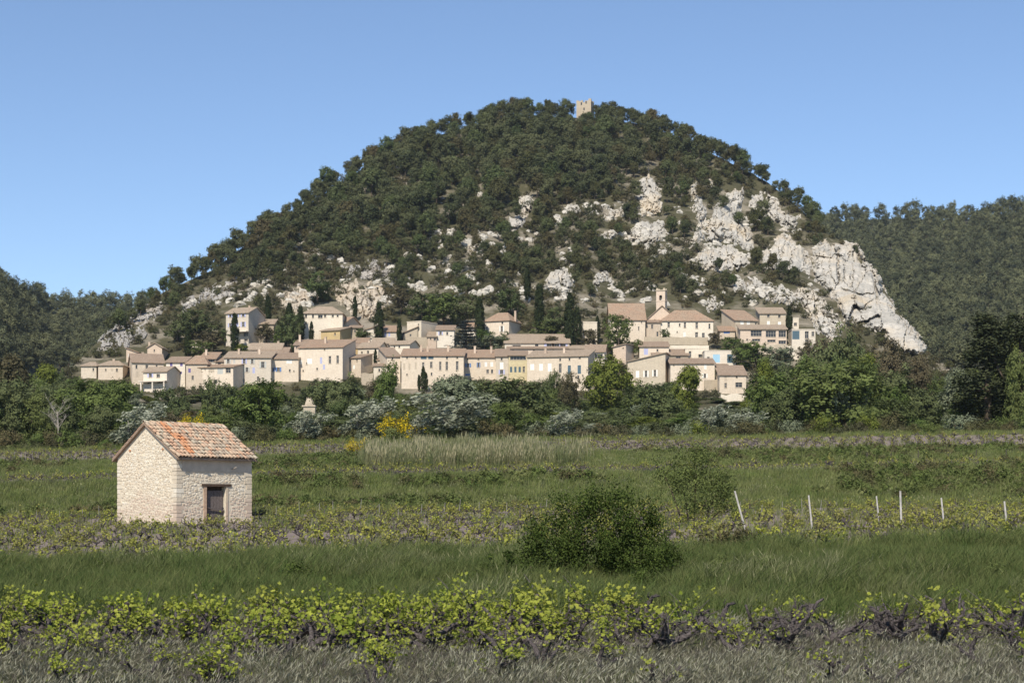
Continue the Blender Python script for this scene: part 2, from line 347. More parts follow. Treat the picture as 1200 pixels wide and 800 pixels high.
# ------------------------------------------------------------------ plants: mesh makers
def leaf_quads(pos, nrm, size, rng, asp=0.6, up=None):
    """diamond shaped leaves lying across nrm"""
    n = len(pos); nrm = unit(nrm)
    t = rng.normal(size=(n, 3)) if up is None else up + rng.normal(size=(n, 3)) * 0.45
    t = unit(t - nrm * np.sum(t * nrm, 1, keepdims=True)); b = np.cross(nrm, t)
    s = np.asarray(size).reshape(-1, 1) * np.ones((n, 1))
    return np.stack([pos - t * s, pos + b * s * asp, pos + t * s, pos - b * s * asp], 1)
def crown(rng, blobs, nclump, nleaf, clump_r, size, asp=0.6, out=0.5, shell=0.55, up=None, flat=1.0):
    blobs = np.array(blobs, float)               # cx cy cz rx ry rz
    wgt = (blobs[:, 3] * blobs[:, 4] * blobs[:, 5]) ** 0.75; wgt /= wgt.sum()
    bi = rng.choice(len(blobs), nclump, p=wgt)
    d = unit(rng.normal(size=(nclump, 3))); rr = rng.uniform(shell, 1.0, (nclump, 1)) ** 0.6
    cc = blobs[bi, :3] + d * rr * blobs[bi, 3:]
    pos = np.repeat(cc, nleaf, 0) + rng.normal(size=(nclump * nleaf, 3)) * clump_r * np.array([1, 1, flat])
    cen = blobs[np.repeat(bi, nleaf), :3]
    nr = unit(rng.normal(size=pos.shape)) * (1 - out) + unit(pos - cen) * out + np.array([0, 0, 0.25])
    var = np.clip(np.repeat(rng.uniform(0, 1, nclump), nleaf) * 0.6 + rng.uniform(0, 0.5, len(pos)), 0, 1)
    sz = size * rng.uniform(0.6, 1.3, len(pos))
    return leaf_quads(pos, nr, sz, rng, asp, up), var
def tree_trunk(rng, h, r, tips, mat, lean=0.05, sides=6):
    mb = MB(); path = []; x = y = 0
    for i in range(6):
        t = i / 5; path.append((x, y, h * t - (0.3 if i == 0 else 0))); x += rng.normal() * lean * h * 0.2; y += rng.normal() * lean * h * 0.2
    mb.tube(path, [r * (1 - 0.7 * i / 5) for i in range(6)], sides)
    for tp in tips:
        k = int(rng.integers(2, 5)); a = Vector(path[k]); b = Vector(tp); m_ = a.lerp(b, 0.5) + Vector((0, 0, -0.08 * (b - a).length))
        mb.tube([a, m_, b], [r * 0.4, r * 0.26, r * 0.1], 5)
    return mb.mesh("trunk", M[mat] if isinstance(mat, str) else mat, True)
def proto_pine(seed, h=9.0, mat='pine', n=120, nl=26):
    rng = np.random.default_rng(seed); bl = []
    k = rng.integers(6, 9); wid = rng.uniform(0.28, 0.36) * h
    for i in range(k):
        z = rng.uniform(0.38, 0.9); a = rng.uniform(0, 6.28); rr = wid * rng.uniform(0.25, 0.8) * (1.15 - abs(z - 0.55) * 1.3)
        s = wid * rng.uniform(0.38, 0.6)
        bl.append((math.cos(a) * rr, math.sin(a) * rr, z * h, s, s, s * rng.uniform(0.6, 0.85)))
    bl.append((0, 0, 0.62 * h, wid * 0.75, wid * 0.75, 0.3 * h))
    V, var = crown(rng, bl, n, nl, 0.034 * h, 0.026 * h, 0.55, 0.55, 0.6)
    return quads_mesh("pine_crown", V, M[mat], var), tree_trunk(rng, 0.75 * h, 0.17, [b[:3] for b in bl[:5]], 'bark')
def proto_oak(seed, h=9.0, mat='oakD', n=150, nl=28, wide=0.42, leaf=0.022, low=0.28, bark='bark'):
    rng = np.random.default_rng(seed); bl = []; wid = wide * h
    for i in range(rng.integers(9, 13)):
        z = rng.uniform(low, 0.88); a = rng.uniform(0, 6.28); prof = math.sqrt(max(0.05, 1 - ((z - 0.52) / 0.5) ** 2))
        rr = wid * rng.uniform(0.3, 0.75) * prof; s = wid * rng.uniform(0.3, 0.52)
        bl.append((math.cos(a) * rr, math.sin(a) * rr, z * h, s, s, s * rng.uniform(0.7, 0.95)))
    bl.append((0, 0, 0.55 * h, wid * 0.6, wid * 0.6, 0.35 * h))
    V, var = crown(rng, bl, n, nl, 0.032 * h, leaf * h, 0.62, 0.6, 0.55)
    return quads_mesh("broadleaf_crown", V, M[mat], var), tree_trunk(rng, 0.7 * h, 0.2, [b[:3] for b in bl[:6]], bark)
def proto_windblown(seed, h=6.0, mat='silver', n=110, nl=26):
    rng = np.random.default_rng(seed); bl = []
    for i in range(9):
        z = rng.uniform(0.25, 0.85); a = rng.uniform(0, 6.28); rr = 0.3 * h * rng.uniform(0.2, 0.9)
        bl.append((math.cos(a) * rr + 0.12 * h * z, math.sin(a) * rr, z * h, 0.2 * h, 0.2 * h, 0.17 * h))
    V, var = crown(rng, bl, n, nl, 0.03 * h, 0.030 * h, 0.42, 0.3, 0.5, up=np.array([0.9, 0.1, 0.7]))
    return quads_mesh("windblown_crown", V, M[mat], var), tree_trunk(rng, 0.6 * h, 0.12, [b[:3] for b in bl[:6]], 'palebark')
def proto_cypress(seed, h=9.0, wid=0.11, mat='cypress', n=170, nl=22):
    rng = np.random.default_rng(seed); z = rng.uniform(0.04, 1, n) ** 0.9; a = rng.uniform(0, 6.28, n)
    pr = np.sin(np.pi * np.clip(z * 0.86 + 0.12, 0, 1)) ** 0.75 * wid * h * rng.uniform(0.75, 1.08, n)
    cc = np.stack([np.cos(a) * pr, np.sin(a) * pr, z * h], -1)
    pos = np.repeat(cc, nl, 0) + rng.normal(size=(n * nl, 3)) * np.array([0.018, 0.018, 0.03]) * h
    nr = pos * np.array([1, 1, 0]) + rng.normal(size=pos.shape) * 0.4
    V = leaf_quads(pos, nr, 0.028 * h * rng.uniform(0.6, 1.2, len(pos)), rng, 0.4, np.array([0, 0, 1.0]))
    var = np.clip(np.repeat(rng.uniform(0, 1, n), nl) * 0.6 + rng.uniform(0, .4, len(pos)), 0, 1)
    mb = MB(); mb.tube([(0, 0, -0.3), (0, 0, 0.9 * h)], [0.15, 0.03], 6)
    return quads_mesh("cypress_crown", V, M[mat], var), mb.mesh("trunk", M['bark'])
def proto_conifer(seed, h=14.0, wid=0.3, mat='conifer', tiers=16, droop=0.1, nl=60, leaf=0.017):
    rng = np.random.default_rng(seed); ps = []; nr = []; tips = []
    for i in range(tiers):
        z = 0.1 + 0.87 * i / (tiers - 1); L = wid * h * (1 - z) ** 0.75 * rng.uniform(0.75, 1.1) + 0.02 * h
        for k in range(8):
            a = k * 0.785 + i * 0.5 + rng.normal() * 0.2; l = L * rng.uniform(0.7, 1.1); t = rng.uniform(0.15, 1, nl)
            base = np.stack([np.cos(a) * l * t, np.sin(a) * l * t, z * h - droop * l * t * t + 0.0 * t], -1)
            ps.append(base + rng.normal(size=base.shape) * np.array([.022, .022, .012]) * h)
            if k % 3 == 0: tips.append((math.cos(a) * l * .9, math.sin(a) * l * .9, z * h - droop * l * .8))
    pos = np.concatenate(ps); nr = rng.normal(size=pos.shape) * 0.5 + np.array([0, 0, 0.7])
    V = leaf_quads(pos, nr, leaf * h * rng.uniform(0.6, 1.3, len(pos)), rng, 0.45)
    mb = MB(); mb.tube([(0, 0, -0.3), (0, 0, 0.95 * h)], [0.3, 0.04], 7)
    for t in tips: mb.tube([(0, 0, t[2]), t], [0.07, 0.02], 4)
    return quads_mesh("conifer_crown", V, M[mat], np.clip(rng.uniform(0, 1, len(pos)), 0, 1)), mb.mesh("trunk", M['bark'])
def proto_shrub(seed, h=2.2, mat='shrubD', n=40, nl=16, leaf=0.055):
    rng = np.random.default_rng(seed); bl = []
    for i in range(5):
        a = rng.uniform(0, 6.28); rr = 0.45 * h * rng.uniform(0, 1)
        bl.append((math.cos(a) * rr, math.sin(a) * rr, h * rng.uniform(0.25, 0.55), 0.4 * h, 0.4 * h, 0.35 * h))
    V, var = crown(rng, bl, n, nl, 0.06 * h, leaf * h, 0.55, 0.6, 0.6)
    mb = MB()
    for b in bl[:3]: mb.tube([(0, 0, -0.2), (b[0] * .5, b[1] * .5, b[2] * .6), b[:3]], [0.04 * h, 0.03 * h, 0.01 * h], 4)
    return quads_mesh("shrub_foliage", V, M[mat], var), mb.mesh("stems", M['bark'])
def tuft(seed, n, h, spread, width, mat, lean=(0.25, 0.0), curve=0.35, head=0.0):
    rng = np.random.default_rng(seed); v = []; f = []; var = []
    for i in range(n):
        bx, by = rng.normal(size=2) * spread; a = rng.uniform(0, 6.28); hh = h * rng.uniform(0.55, 1.1); c = curve * rng.uniform(0.1, 1) * hh
        lx, ly = lean[0] * hh * rng.uniform(0.4, 1.3), lean[1] * hh; wa = rng.uniform(0, 3.14); wx, wy = math.cos(wa) * width / 2, math.sin(wa) * width / 2
        pts = []
        for t in (0, .55, 1): pts.append((bx + math.cos(a) * c * t * t + lx * t * t, by + math.sin(a) * c * t * t + ly * t * t, hh * t * (1 - 0.18 * t)))
        k = len(v); vr = rng.uniform(0, 0.75)
        v += [(pts[0][0]-wx, pts[0][1]-wy, -0.05), (pts[0][0]+wx, pts[0][1]+wy, -0.05), (pts[1][0]-wx*.8, pts[1][1]-wy*.8, pts[1][2]), (pts[1][0]+wx*.8, pts[1][1]+wy*.8, pts[1][2]), pts[2]]
        f += [(k, k+1, k+3, k+2), (k+2, k+3, k+4)]; var += [vr, vr]
        if rng.uniform() < head:
            d = np.array(pts[2]) - np.array(pts[1]); d /= np.linalg.norm(d); p = np.array(pts[2]); L = 0.16 * h; k = len(v); q = np.array([wx, wy, 0]) * 2.0
            v += [tuple(p - d * L * .4), tuple(p + q), tuple(p + d * L), tuple(p - q)]; f.append((k, k+1, k+2, k+3)); var.append(1.0)
    me = bpy.data.meshes.new("grass_tuft"); me.from_pydata(v, [], f); me.materials.append(M[mat]); me.update()
    me.attributes.new("var", 'FLOAT', 'FACE').data.foreach_set("value", np.array(var, dtype=np.float32)); return me
LEAF5 = [(0, -.15), (.38, -.42), (.62, .02), (.42, .22), (.50, .58), (.16, .52), (0, .95), (-.16, .52), (-.50, .58), (-.42, .22), (-.62, .02), (-.38, -.42)]
def proto_vine(seed, leafy=1.0, far=False, scale=1.0):
    rng = np.random.default_rng(seed); mb = MB(); p = Vector((0, 0, -0.1)); path = [p]; rad = [0.06]
    for i in range(5):
        p = p + Vector((rng.normal() * 0.035 + 0.015, rng.normal() * 0.035, 0.065 + rng.uniform(0, .03))); path.append(p); rad.append(0.047 - 0.002 * i + rng.uniform(-.012, .018))
    sd = 5 if far else 7
    mb.tube(path, rad, sd); tips = []
    for k in range(int(rng.integers(5, 9))):
        a = rng.uniform(0, 6.28); q = path[-1] - Vector((0, 0, rng.uniform(0, .12))); pp = [q]; rr = [0.036]; d = Vector((math.cos(a), math.sin(a) * .7, rng.uniform(-.15, .45))).normalized()
        for i in range(6):
            d = (d + Vector((rng.normal() * .35, rng.normal() * .35, rng.normal() * .4 + .08))).normalized(); q = q + d * rng.uniform(.07, .115); pp.append(q); rr.append(0.038 - .0045 * i + rng.uniform(-.006, .012))
        mb.tube(pp, rr, sd); tips += [pp[-1], pp[-1], pp[-2], pp[3], pp[4]]
        if not far:
            for _ in range(5):      # dry canes
                j = pp[int(rng.integers(2, 6))]; e = j + Vector((rng.normal() * .18, rng.normal() * .14, rng.normal() * .12 + .06)); mb.tube([j, j.lerp(e, .5) + Vector((.02, 0, .02)), e], [.009, .007, .004], 4)
    wood = mb.mesh("vine_trunk", M['vinewood'], True)
    v = []; f = []; var = []; sm = MB()
    for tpt in tips:
        if rng.uniform() > min(1.0, 0.55 * leafy): continue
        d = Vector((rng.normal() * .7 + .1, rng.normal() * .6, .7 + rng.normal() * .4)).normalized(); L = rng.uniform(.10, .40); nl = int(rng.integers(9, 17) * (0.5 if far else 1)); vr0 = rng.uniform(0, .6)
        if not far: sm.tube([tpt, tpt + d * L], [.006, .003], 4)
        for i in range(nl):
            c = tpt + d * L * rng.uniform(0.0, 1.1) + Vector((rng.normal(), rng.normal(), rng.normal() * .7)) * .055
            s = rng.uniform(.026, .058) * (1.9 if far else 1.0); nrm = Vector((rng.normal() * .7, rng.normal() * .7 - .25, .8 + rng.normal() * .4)).normalized()
            t = nrm.cross(Vector((rng.normal(), rng.normal(), rng.normal()))).normalized(); b = nrm.cross(t); k = len(v); shp = LEAF5[::2] if far else LEAF5
            for (x, y) in shp: v.append(tuple(c + t * x * s + b * y * s - nrm * (abs(x) * .25 * s)))
            f.append(tuple(range(k, k + len(shp)))); var.append(min(1, vr0 + rng.uniform(0, .45)))
    me = bpy.data.meshes.new("vine_leaves"); me.from_pydata(v, [], f); me.materials.append(M['vineleaf_far' if far else 'vineleaf']); me.update()
    if var: me.attributes.new("var", 'FLOAT', 'FACE').data.foreach_set("value", np.array(var, dtype=np.float32))
    return me, wood
def plant(name, label, cat, group, proto, loc, scale, rz=0.0, parts=("crown", "trunk")):
    e = empty(name, loc, rz, scale); tag(e, label, cat, group)
    return e, [link(parts[i], proto[i], e) for i in range(2) if proto[i] is not None and len(proto[i].polygons)]

def scatter(name, label, cat, pts, rot, scl, idx, protos):
    """one mass of uncountable plants: copies of standing plants on points"""
    me = bpy.data.meshes.new(name); me.from_pydata([tuple(p) for p in pts], [], []); n = len(pts)
    me.attributes.new("rot", 'FLOAT_VECTOR', 'POINT').data.foreach_set("vector", np.asarray(rot, np.float32).ravel())
    me.attributes.new("scl", 'FLOAT', 'POINT').data.foreach_set("value", np.asarray(scl, np.float32))
    me.attributes.new("pick", 'INT', 'POINT').data.foreach_set("value", np.asarray(idx, np.int32))
    o = link(name, me); tag(o, label, cat, kind="stuff")
    g = bpy.data.node_groups.new(name, 'GeometryNodeTree')
    g.interface.new_socket("Geometry", in_out='INPUT', socket_type='NodeSocketGeometry'); g.interface.new_socket("Geometry", in_out='OUTPUT', socket_type='NodeSocketGeometry')
    gi = g.nodes.new("NodeGroupInput"); go = g.nodes.new("NodeGroupOutput"); iop = g.nodes.new("GeometryNodeInstanceOnPoints"); jn = g.nodes.new("GeometryNodeJoinGeometry")
    for pr in protos:
        j2 = g.nodes.new("GeometryNodeJoinGeometry"); gt = g.nodes.new("GeometryNodeGeometryToInstance")
        for ob in pr:
            oi = g.nodes.new("GeometryNodeObjectInfo"); oi.transform_space = 'ORIGINAL'; oi.inputs[0].default_value = ob; g.links.new(oi.outputs['Geometry'], j2.inputs[0])
        g.links.new(j2.outputs[0], gt.inputs[0]); g.links.new(gt.outputs[0], jn.inputs[0])
    def attr(nm, t):
        a = g.nodes.new("GeometryNodeInputNamedAttribute"); a.data_type = t; a.inputs[0].default_value = nm; return a.outputs[0]
    g.links.new(gi.outputs[0], iop.inputs['Points']); g.links.new(jn.outputs[0], iop.inputs['Instance']); iop.inputs['Pick Instance'].default_value = True
    g.links.new(attr("pick", 'INT'), iop.inputs['Instance Index']); g.links.new(attr("rot", 'FLOAT_VECTOR'), iop.inputs['Rotation']); g.links.new(attr("scl", 'FLOAT'), iop.inputs['Scale'])
    g.links.new(iop.outputs[0], go.inputs[0])
    o.modifiers.new("scatter", 'NODES').node_group = g
    return o
def rotz(n, tilt=0.0):
    return np.stack([R.normal(size=n) * tilt, R.normal(size=n) * tilt, R.uniform(0, 6.283, n)], -1)

# ------------------------------------------------------------------ limestone outcrops
def seg_dist(px, py, a, b):
    ax, ay = a; bx, by = b; dx, dy = bx - ax, by - ay
    t = np.clip(((px - ax) * dx + (py - ay) * dy) / (dx * dx + dy * dy + 1e-9), 0, 1)
    return np.hypot(px - ax - t * dx, py - ay - t * dy)
def inside(px, py, poly):
    r = np.zeros(px.shape, bool); n = len(poly)
    for i in range(n):
        (x1, y1), (x2, y2) = poly[i], poly[(i + 1) % n]
        if y1 == y2: continue
        c = ((y1 > py) != (y2 > py)) & (px < (x2 - x1) * (py - y1) / (y2 - y1) + x1); r ^= c
    return r
ROCKS = []; VEG = []
def outcrop(label, poly, mat='rock', thick=5.0, cell=13, relief=1.6, seed=0, cracks=(), res=0.8, name="rock_outcrop", veg=.06):
    rng = np.random.default_rng(100 + seed); ROCKS.append(poly); VEG.append(veg)
    xs = [p[0] for p in poly]; yy = [p[1] for p in poly]
    gx = np.arange(min(xs) - 3, max(xs) + 3, res); gy = np.arange(min(yy) - 3, max(yy) + 3, res)
    U, V = np.meshgrid(gx, gy); d = np.full(U.shape, 1e9)
    for i in range(len(poly)): d = np.minimum(d, seg_dist(U, V, poly[i], poly[(i + 1) % len(poly)]))
    d = np.where(inside(U, V, poly), d, -d)
    fn = np.array([[noise.fractal(Vector((u * .22 + seed, v * .15, seed * 3.1)), 0.6, 2.1, 5) for u in gx] for v in gy])
    fn2 = np.array([[noise.fractal(Vector((u * .06 + seed, v * .045, seed * 1.7)), 0.8, 2.0, 4) for u in gx] for v in gy])
    d = d + fn * 2.2
    n = max(4, int(len(gx) * len(gy) * res * res / cell ** 2)); sx = rng.uniform(gx[0], gx[-1], n); sy = rng.uniform(gy[0], gy[-1], n)
    off = rng.uniform(-1, 1, n) * relief; g1 = rng.normal(size=n) * 0.15; g2 = rng.normal(size=n) * 0.10
    Ud = U + fn * 3; Vd = V + fn2 * 6
    D = (Ud[..., None] - sx) ** 2 + ((Vd[..., None] - sy) * 0.45) ** 2; ci = np.argmin(D, -1)
    Ds = np.partition(D, 1, -1); edge = np.sqrt(Ds[..., 1]) - np.sqrt(Ds[..., 0])
    fac = off[ci] + g1[ci] * (U - sx[ci]) + g2[ci] * (V - sy[ci])
    Yb = S(U, np.maximum(V, skyl(U)))
    prof = smooth01(d / 9.0) * thick - (1 - smooth01((d + 2.5) / 4)) * 7
    Yr = Yb - prof + fac * smooth01(d / 5) - fn * .75 - fn2 * 3.0 + 2.2 * np.clip(1 - edge / 1.4, 0, 1) * smooth01(d / 4)
    for pl, wdt, dp in cracks:
        c = np.full(U.shape, 1e9)
        for i in range(len(pl) - 1): c = np.minimum(c, seg_dist(U + fn * 1.2, V + fn * 1.2, pl[i], pl[i + 1]))
        Yr = Yr + dp * np.clip(1 - c / wdt, 0, 1) ** 0.5
    P3 = np.stack([(U - CX) / F * Yr, Yr, CAMZ + (HZ - V) / F * Yr], -1)
    keep = d > -1.8; idx = -np.ones(U.shape, int); idx[keep] = np.arange(keep.sum())
    q = np.stack([idx[:-1, :-1], idx[1:, :-1], idx[1:, 1:], idx[:-1, 1:]], -1).reshape(-1, 4); q = q[(q >= 0).all(1)]
    me = bpy.data.meshes.new(name); me.from_pydata(P3[keep].tolist(), [], q.tolist()); me.materials.append(M[mat]); me.update()
    return tag(link(name, me), label, "rock", kind="structure")
def c5(pts): return [(780 + x / 3.3333, 180 + y / 3.3333) for x, y in pts]
def c7(pts): return [(400 + x / 3.0, 90 + y / 3.0) for x, y in pts]
outcrop("tall narrow limestone spire at the cliff's left end", c5([(100,122),(118,112),(132,118),(142,180),(165,190),(165,235),(155,330),(130,358),(98,350),(112,280),(95,200)]), seed=1, thick=5, cell=9)
outcrop("small square limestone block on the ridge shoulder", c5([(158,90),(190,94),(198,138),(168,142)]), seed=2, thick=3, cell=6)
outcrop("broken limestone wall in the middle of the cliffs", c5([(150,260),(185,205),(215,172),(268,132),(312,122),(322,180),(292,245),(330,280),(350,330),(345,385),(290,372),(240,338),(180,352),(150,345)]), seed=3, thick=6, cell=12,
        cracks=[(c5([(180, 300), (210, 330), (235, 340)]), 1.5, 4)])
outcrop("upright limestone fin below the pine ridge", c5([(323,195),(345,140),(362,140),(400,155),(440,178),(455,220),(495,235),(535,228),(530,262),(505,292),(470,296),(430,270),(380,232),(340,222)]), seed=4, thick=5, cell=8)
outcrop("smooth low limestone slab above the village", c5([(112,392),(180,358),(235,342),(300,385),(335,430),(282,468),(200,466),(128,452)]), seed=5, thick=5, cell=16, relief=1.0)
outcrop("grey limestone slab between the scrub ledges", c5([(360,405),(420,335),(462,305),(500,330),(555,378),(572,430),(568,492),(500,475),(430,455),(375,440)]), seed=6, thick=6, cell=14, relief=1.2)
outcrop("great white limestone cliff at the hill's right end", c5([(568,375),(600,345),(628,325),(652,346),(700,348),(742,350),(768,385),(775,425),(798,430),(842,490),(862,545),(892,590),(897,620),(940,655),(985,700),(1018,762),(1010,800),(960,790),(900,778),(840,705),(760,675),(700,662),(670,600),(640,545),(580,502),(563,440)]),
        seed=7, thick=9, cell=24, relief=3.2, name="cliff", cracks=[(c5([(675,370),(672,440),(676,510)]), 1.5, 5), (c5([(752,668),(790,652),(832,636)]), 2.2, 7), (c5([(690,530),(760,550),(812,548)]), 1.5, 3.5), (c5([(800,440),(822,520),(826,590)]), 1.6, 4), (c5([(590,400),(650,410),(690,360)]), 1.2, 2.5)])
outcrop("tumbled limestone ledges under the great cliff", c5([(272,490),(350,470),(430,500),(520,520),(600,530),(660,600),(705,670),(680,740),(640,760),(590,700),(560,645),(480,600),(400,590),(330,565),(265,540)]), seed=8, thick=3, cell=7, relief=1.8, veg=.32)
outcrop("rubbly limestone ledge beside the gallery house", c5([(560,590),(640,590),(690,660),(640,720),(590,700)]), seed=21, thick=4, cell=7, relief=1.8, veg=.3)
outcrop("slanting limestone crag among the hill's pines", c7([(553,548),(598,480),(628,420),(655,408),(684,410),(688,460),(655,532),(600,545)]), seed=9, thick=4, cell=9, veg=.15)
outcrop("low pale crag right of the slanting crag", c7([(738,485),(760,478),(812,490),(802,522),(745,542)]), seed=10, thick=3, cell=8)
outcrop("tall limestone crag that carries the cross", c7([(1028,372),(1078,350),(1116,356),(1132,420),(1122,482),(1050,502),(1040,440)]), seed=11, thick=5, cell=9, veg=.12)
outcrop("broad limestone ledge below the crag with the cross", c7([(985,575),(1040,510),(1140,498),(1152,552),(1100,592),(1020,592)]), seed=12, thick=4, cell=9, veg=.25)
outcrop("thin limestone ledge left of the crag with the cross", c7([(908,492),(990,445),(1002,482),(930,512)]), seed=13, thick=3, cell=7)
outcrop("little limestone ledge below the thin ledge", c7([(900,545),(980,535),(965,572),(905,574)]), seed=14, thick=3, cell=7)
outcrop("small upright rock on the lower pine slope", c7([(428,602),(455,558),(478,620),(440,628)]), seed=15, thick=3, cell=7)
outcrop("pale rock face above the cypresses", c7([(695,745),(730,690),(780,658),(822,700),(822,760),(700,765)]), veg=.2, seed=16, thick=4, cell=9)
outcrop("tiny white rock among dark pines", c7([(316,592),(348,596),(340,624),(318,616)]), seed=17, thick=2, cell=6)
outcrop("flat ledge between two crags on the slope", c7([(790,450),(880,440),(886,462),(850,482),(800,475)]), seed=18, thick=2, cell=7)
outcrop("flat white ledge right of the cross crag", c7([(1148,505),(1195,502),(1200,525),(1150,530)]), seed=19, thick=2, cell=7)
outcrop("jagged grey rock rib at the hill's left foot", [(108,416),(118,396),(136,382),(152,378),(168,384),(176,392),(160,402),(134,418)], 'rockG', veg=.45, seed=30, thick=3, cell=6)
outcrop("stony spur rising above the grey rock rib", [(148,380),(162,360),(188,352),(200,356),(188,372),(166,382)], 'rockG', veg=.5, seed=31, thick=2.5, cell=5)
outcrop("scattered rock band over the upper white house", [(200,368),(212,352),(244,336),(268,324),(280,330),(276,346),(242,356),(214,372)], 'rockG', veg=.5, seed=32, thick=2.0, cell=5)
outcrop("ochre rock face behind the dark round trees", [(322,352),(334,340),(350,334),(366,346),(368,364),(346,370),(330,364)], 'rockO', veg=.2, seed=33, thick=3, cell=8)
outcrop("wide ochre rock face behind the tall cypress", [(390,338),(404,326),(432,326),(452,338),(456,356),(436,378),(404,368),(394,352)], 'rockO', veg=.25, seed=34, thick=3, cell=9)
outcrop("grey rock slope above the ochre face", [(395,312),(425,300),(470,310),(480,322),(440,330),(400,328)], 'rockG', veg=.55, seed=35, thick=2, cell=6)
outcrop("grey boulder slope left of the church tower", [(695,318),(716,318),(722,334),(700,342),(690,332)], seed=36, thick=2, cell=6)
outcrop("pale boulder slope right of the church tower", [(830,346),(842,342),(846,362),(832,368),(824,358)], seed=37, thick=2.5, cell=6)
#outcrop("rubble slope behind the church tower", [(760,322),(784,318),(788,338),(770,346),(758,338)], seed=38, thick=2, cell=5)
# small rocks strewn over the scrub slope
def boulder(seed, r=1.0):
    rng = np.random.default_rng(seed); bm_v = []; rows, cs = 6, 9; mb = MB()
    for i in range(rows):
        ph = math.pi * i / (rows - 1)
        for k in range(cs):
            th = 2 * math.pi * k / cs; s = r * (1 + rng.normal() * 0.17)
            mb.v.append((math.sin(ph) * math.cos(th) * s * 1.2, math.sin(ph) * math.sin(th) * s, math.cos(ph) * s * 0.8))
    for i in range(rows - 1):
        for k in range(cs):
            k2 = (k + 1) % cs; mb.f.append((i*cs+k, (i+1)*cs+k, (i+1)*cs+k2, i*cs+k2)); mb.m.append(0)
    return mb.mesh("boulder", M['rock'])
BOULD = []
for i, (u, py, s) in enumerate([(520, 292, 1.8), (548, 288, 2.2), (655, 262, 1.8), (612, 345, 1.5), (505, 318, 1.6)]):
    p = hillP(np.array(float(u)), np.array(float(py)))
    o = link("boulder", boulder(50 + i), None, Vector(p) + Vector((0, 0, .3)), i * 1.3, s); BOULD.append(o)
    tag(o, "pale limestone boulder in the scrub of the hillside", "boulder", "boulders strewn over the scrub slope")
def clearing(a, b): return noise.fractal(Vector((a * .028, b * .05, 11.4)), .7, 2.0, 3)
n = 2600; u = R.uniform(150, 960, n); py = R.uniform(0, 1, n) ** 0.8 * 130 + 228
ok = (py > skyl(u) + 25) & (py < 362); u, py = u[ok], py[ok]
dens = np.array([clearing(a, b) for a, b in zip(u, py)]); ok = (dens > .24) | (R.uniform(size=len(u)) < .08 + .15 * smooth01((py - 300) / 40)); u, py = u[ok], py[ok]
scatter("rock_scree", "pale limestone rocks scattered through the hillside scrub", "rocks", hillP(u, py), rotz(len(u), 0.3), R.uniform(.4, 1.6, len(u)), R.integers(0, 5, len(u)), [[b] for b in BOULD])

# ------------------------------------------------------------------ village
CR = {1: (85, 350), 2: (205, 350), 3: (325, 350), 4: (425, 350), 5: (525, 350), 6: (625, 350), 7: (725, 335), 8: (835, 340)}
K = 130 / 800
HOUSE_RECTS = []
def opened_wall(mb, w_, z0, z1, holes, d=0.24):
    xs = sorted(set([0, w_] + [round(h[i], 3) for h in holes for i in (0, 1)])); zs = sorted(set([z0, z1] + [round(h[i], 3) for h in holes for i in (2, 3)]))
    for i in range(len(xs) - 1):
        for j in range(len(zs) - 1):
            cx, cz = (xs[i] + xs[i+1]) / 2, (zs[j] + zs[j+1]) / 2
            if any(h[0] < cx < h[1] and h[2] < cz < h[3] for h in holes): continue
            mb.face([(xs[i], 0, zs[j]), (xs[i+1], 0, zs[j]), (xs[i+1], 0, zs[j+1]), (xs[i], 0, zs[j+1])])
    for a, b, c, e in holes:
        mb.face([(a, 0, c), (b, 0, c), (b, d, c), (a, d, c)]); mb.face([(a, 0, e), (a, d, e), (b, d, e), (b, 0, e)])
        mb.face([(a, 0, c), (a, d, c), (a, d, e), (a, 0, e)]); mb.face([(b, 0, c), (b, 0, e), (b, d, e), (b, d, c)])
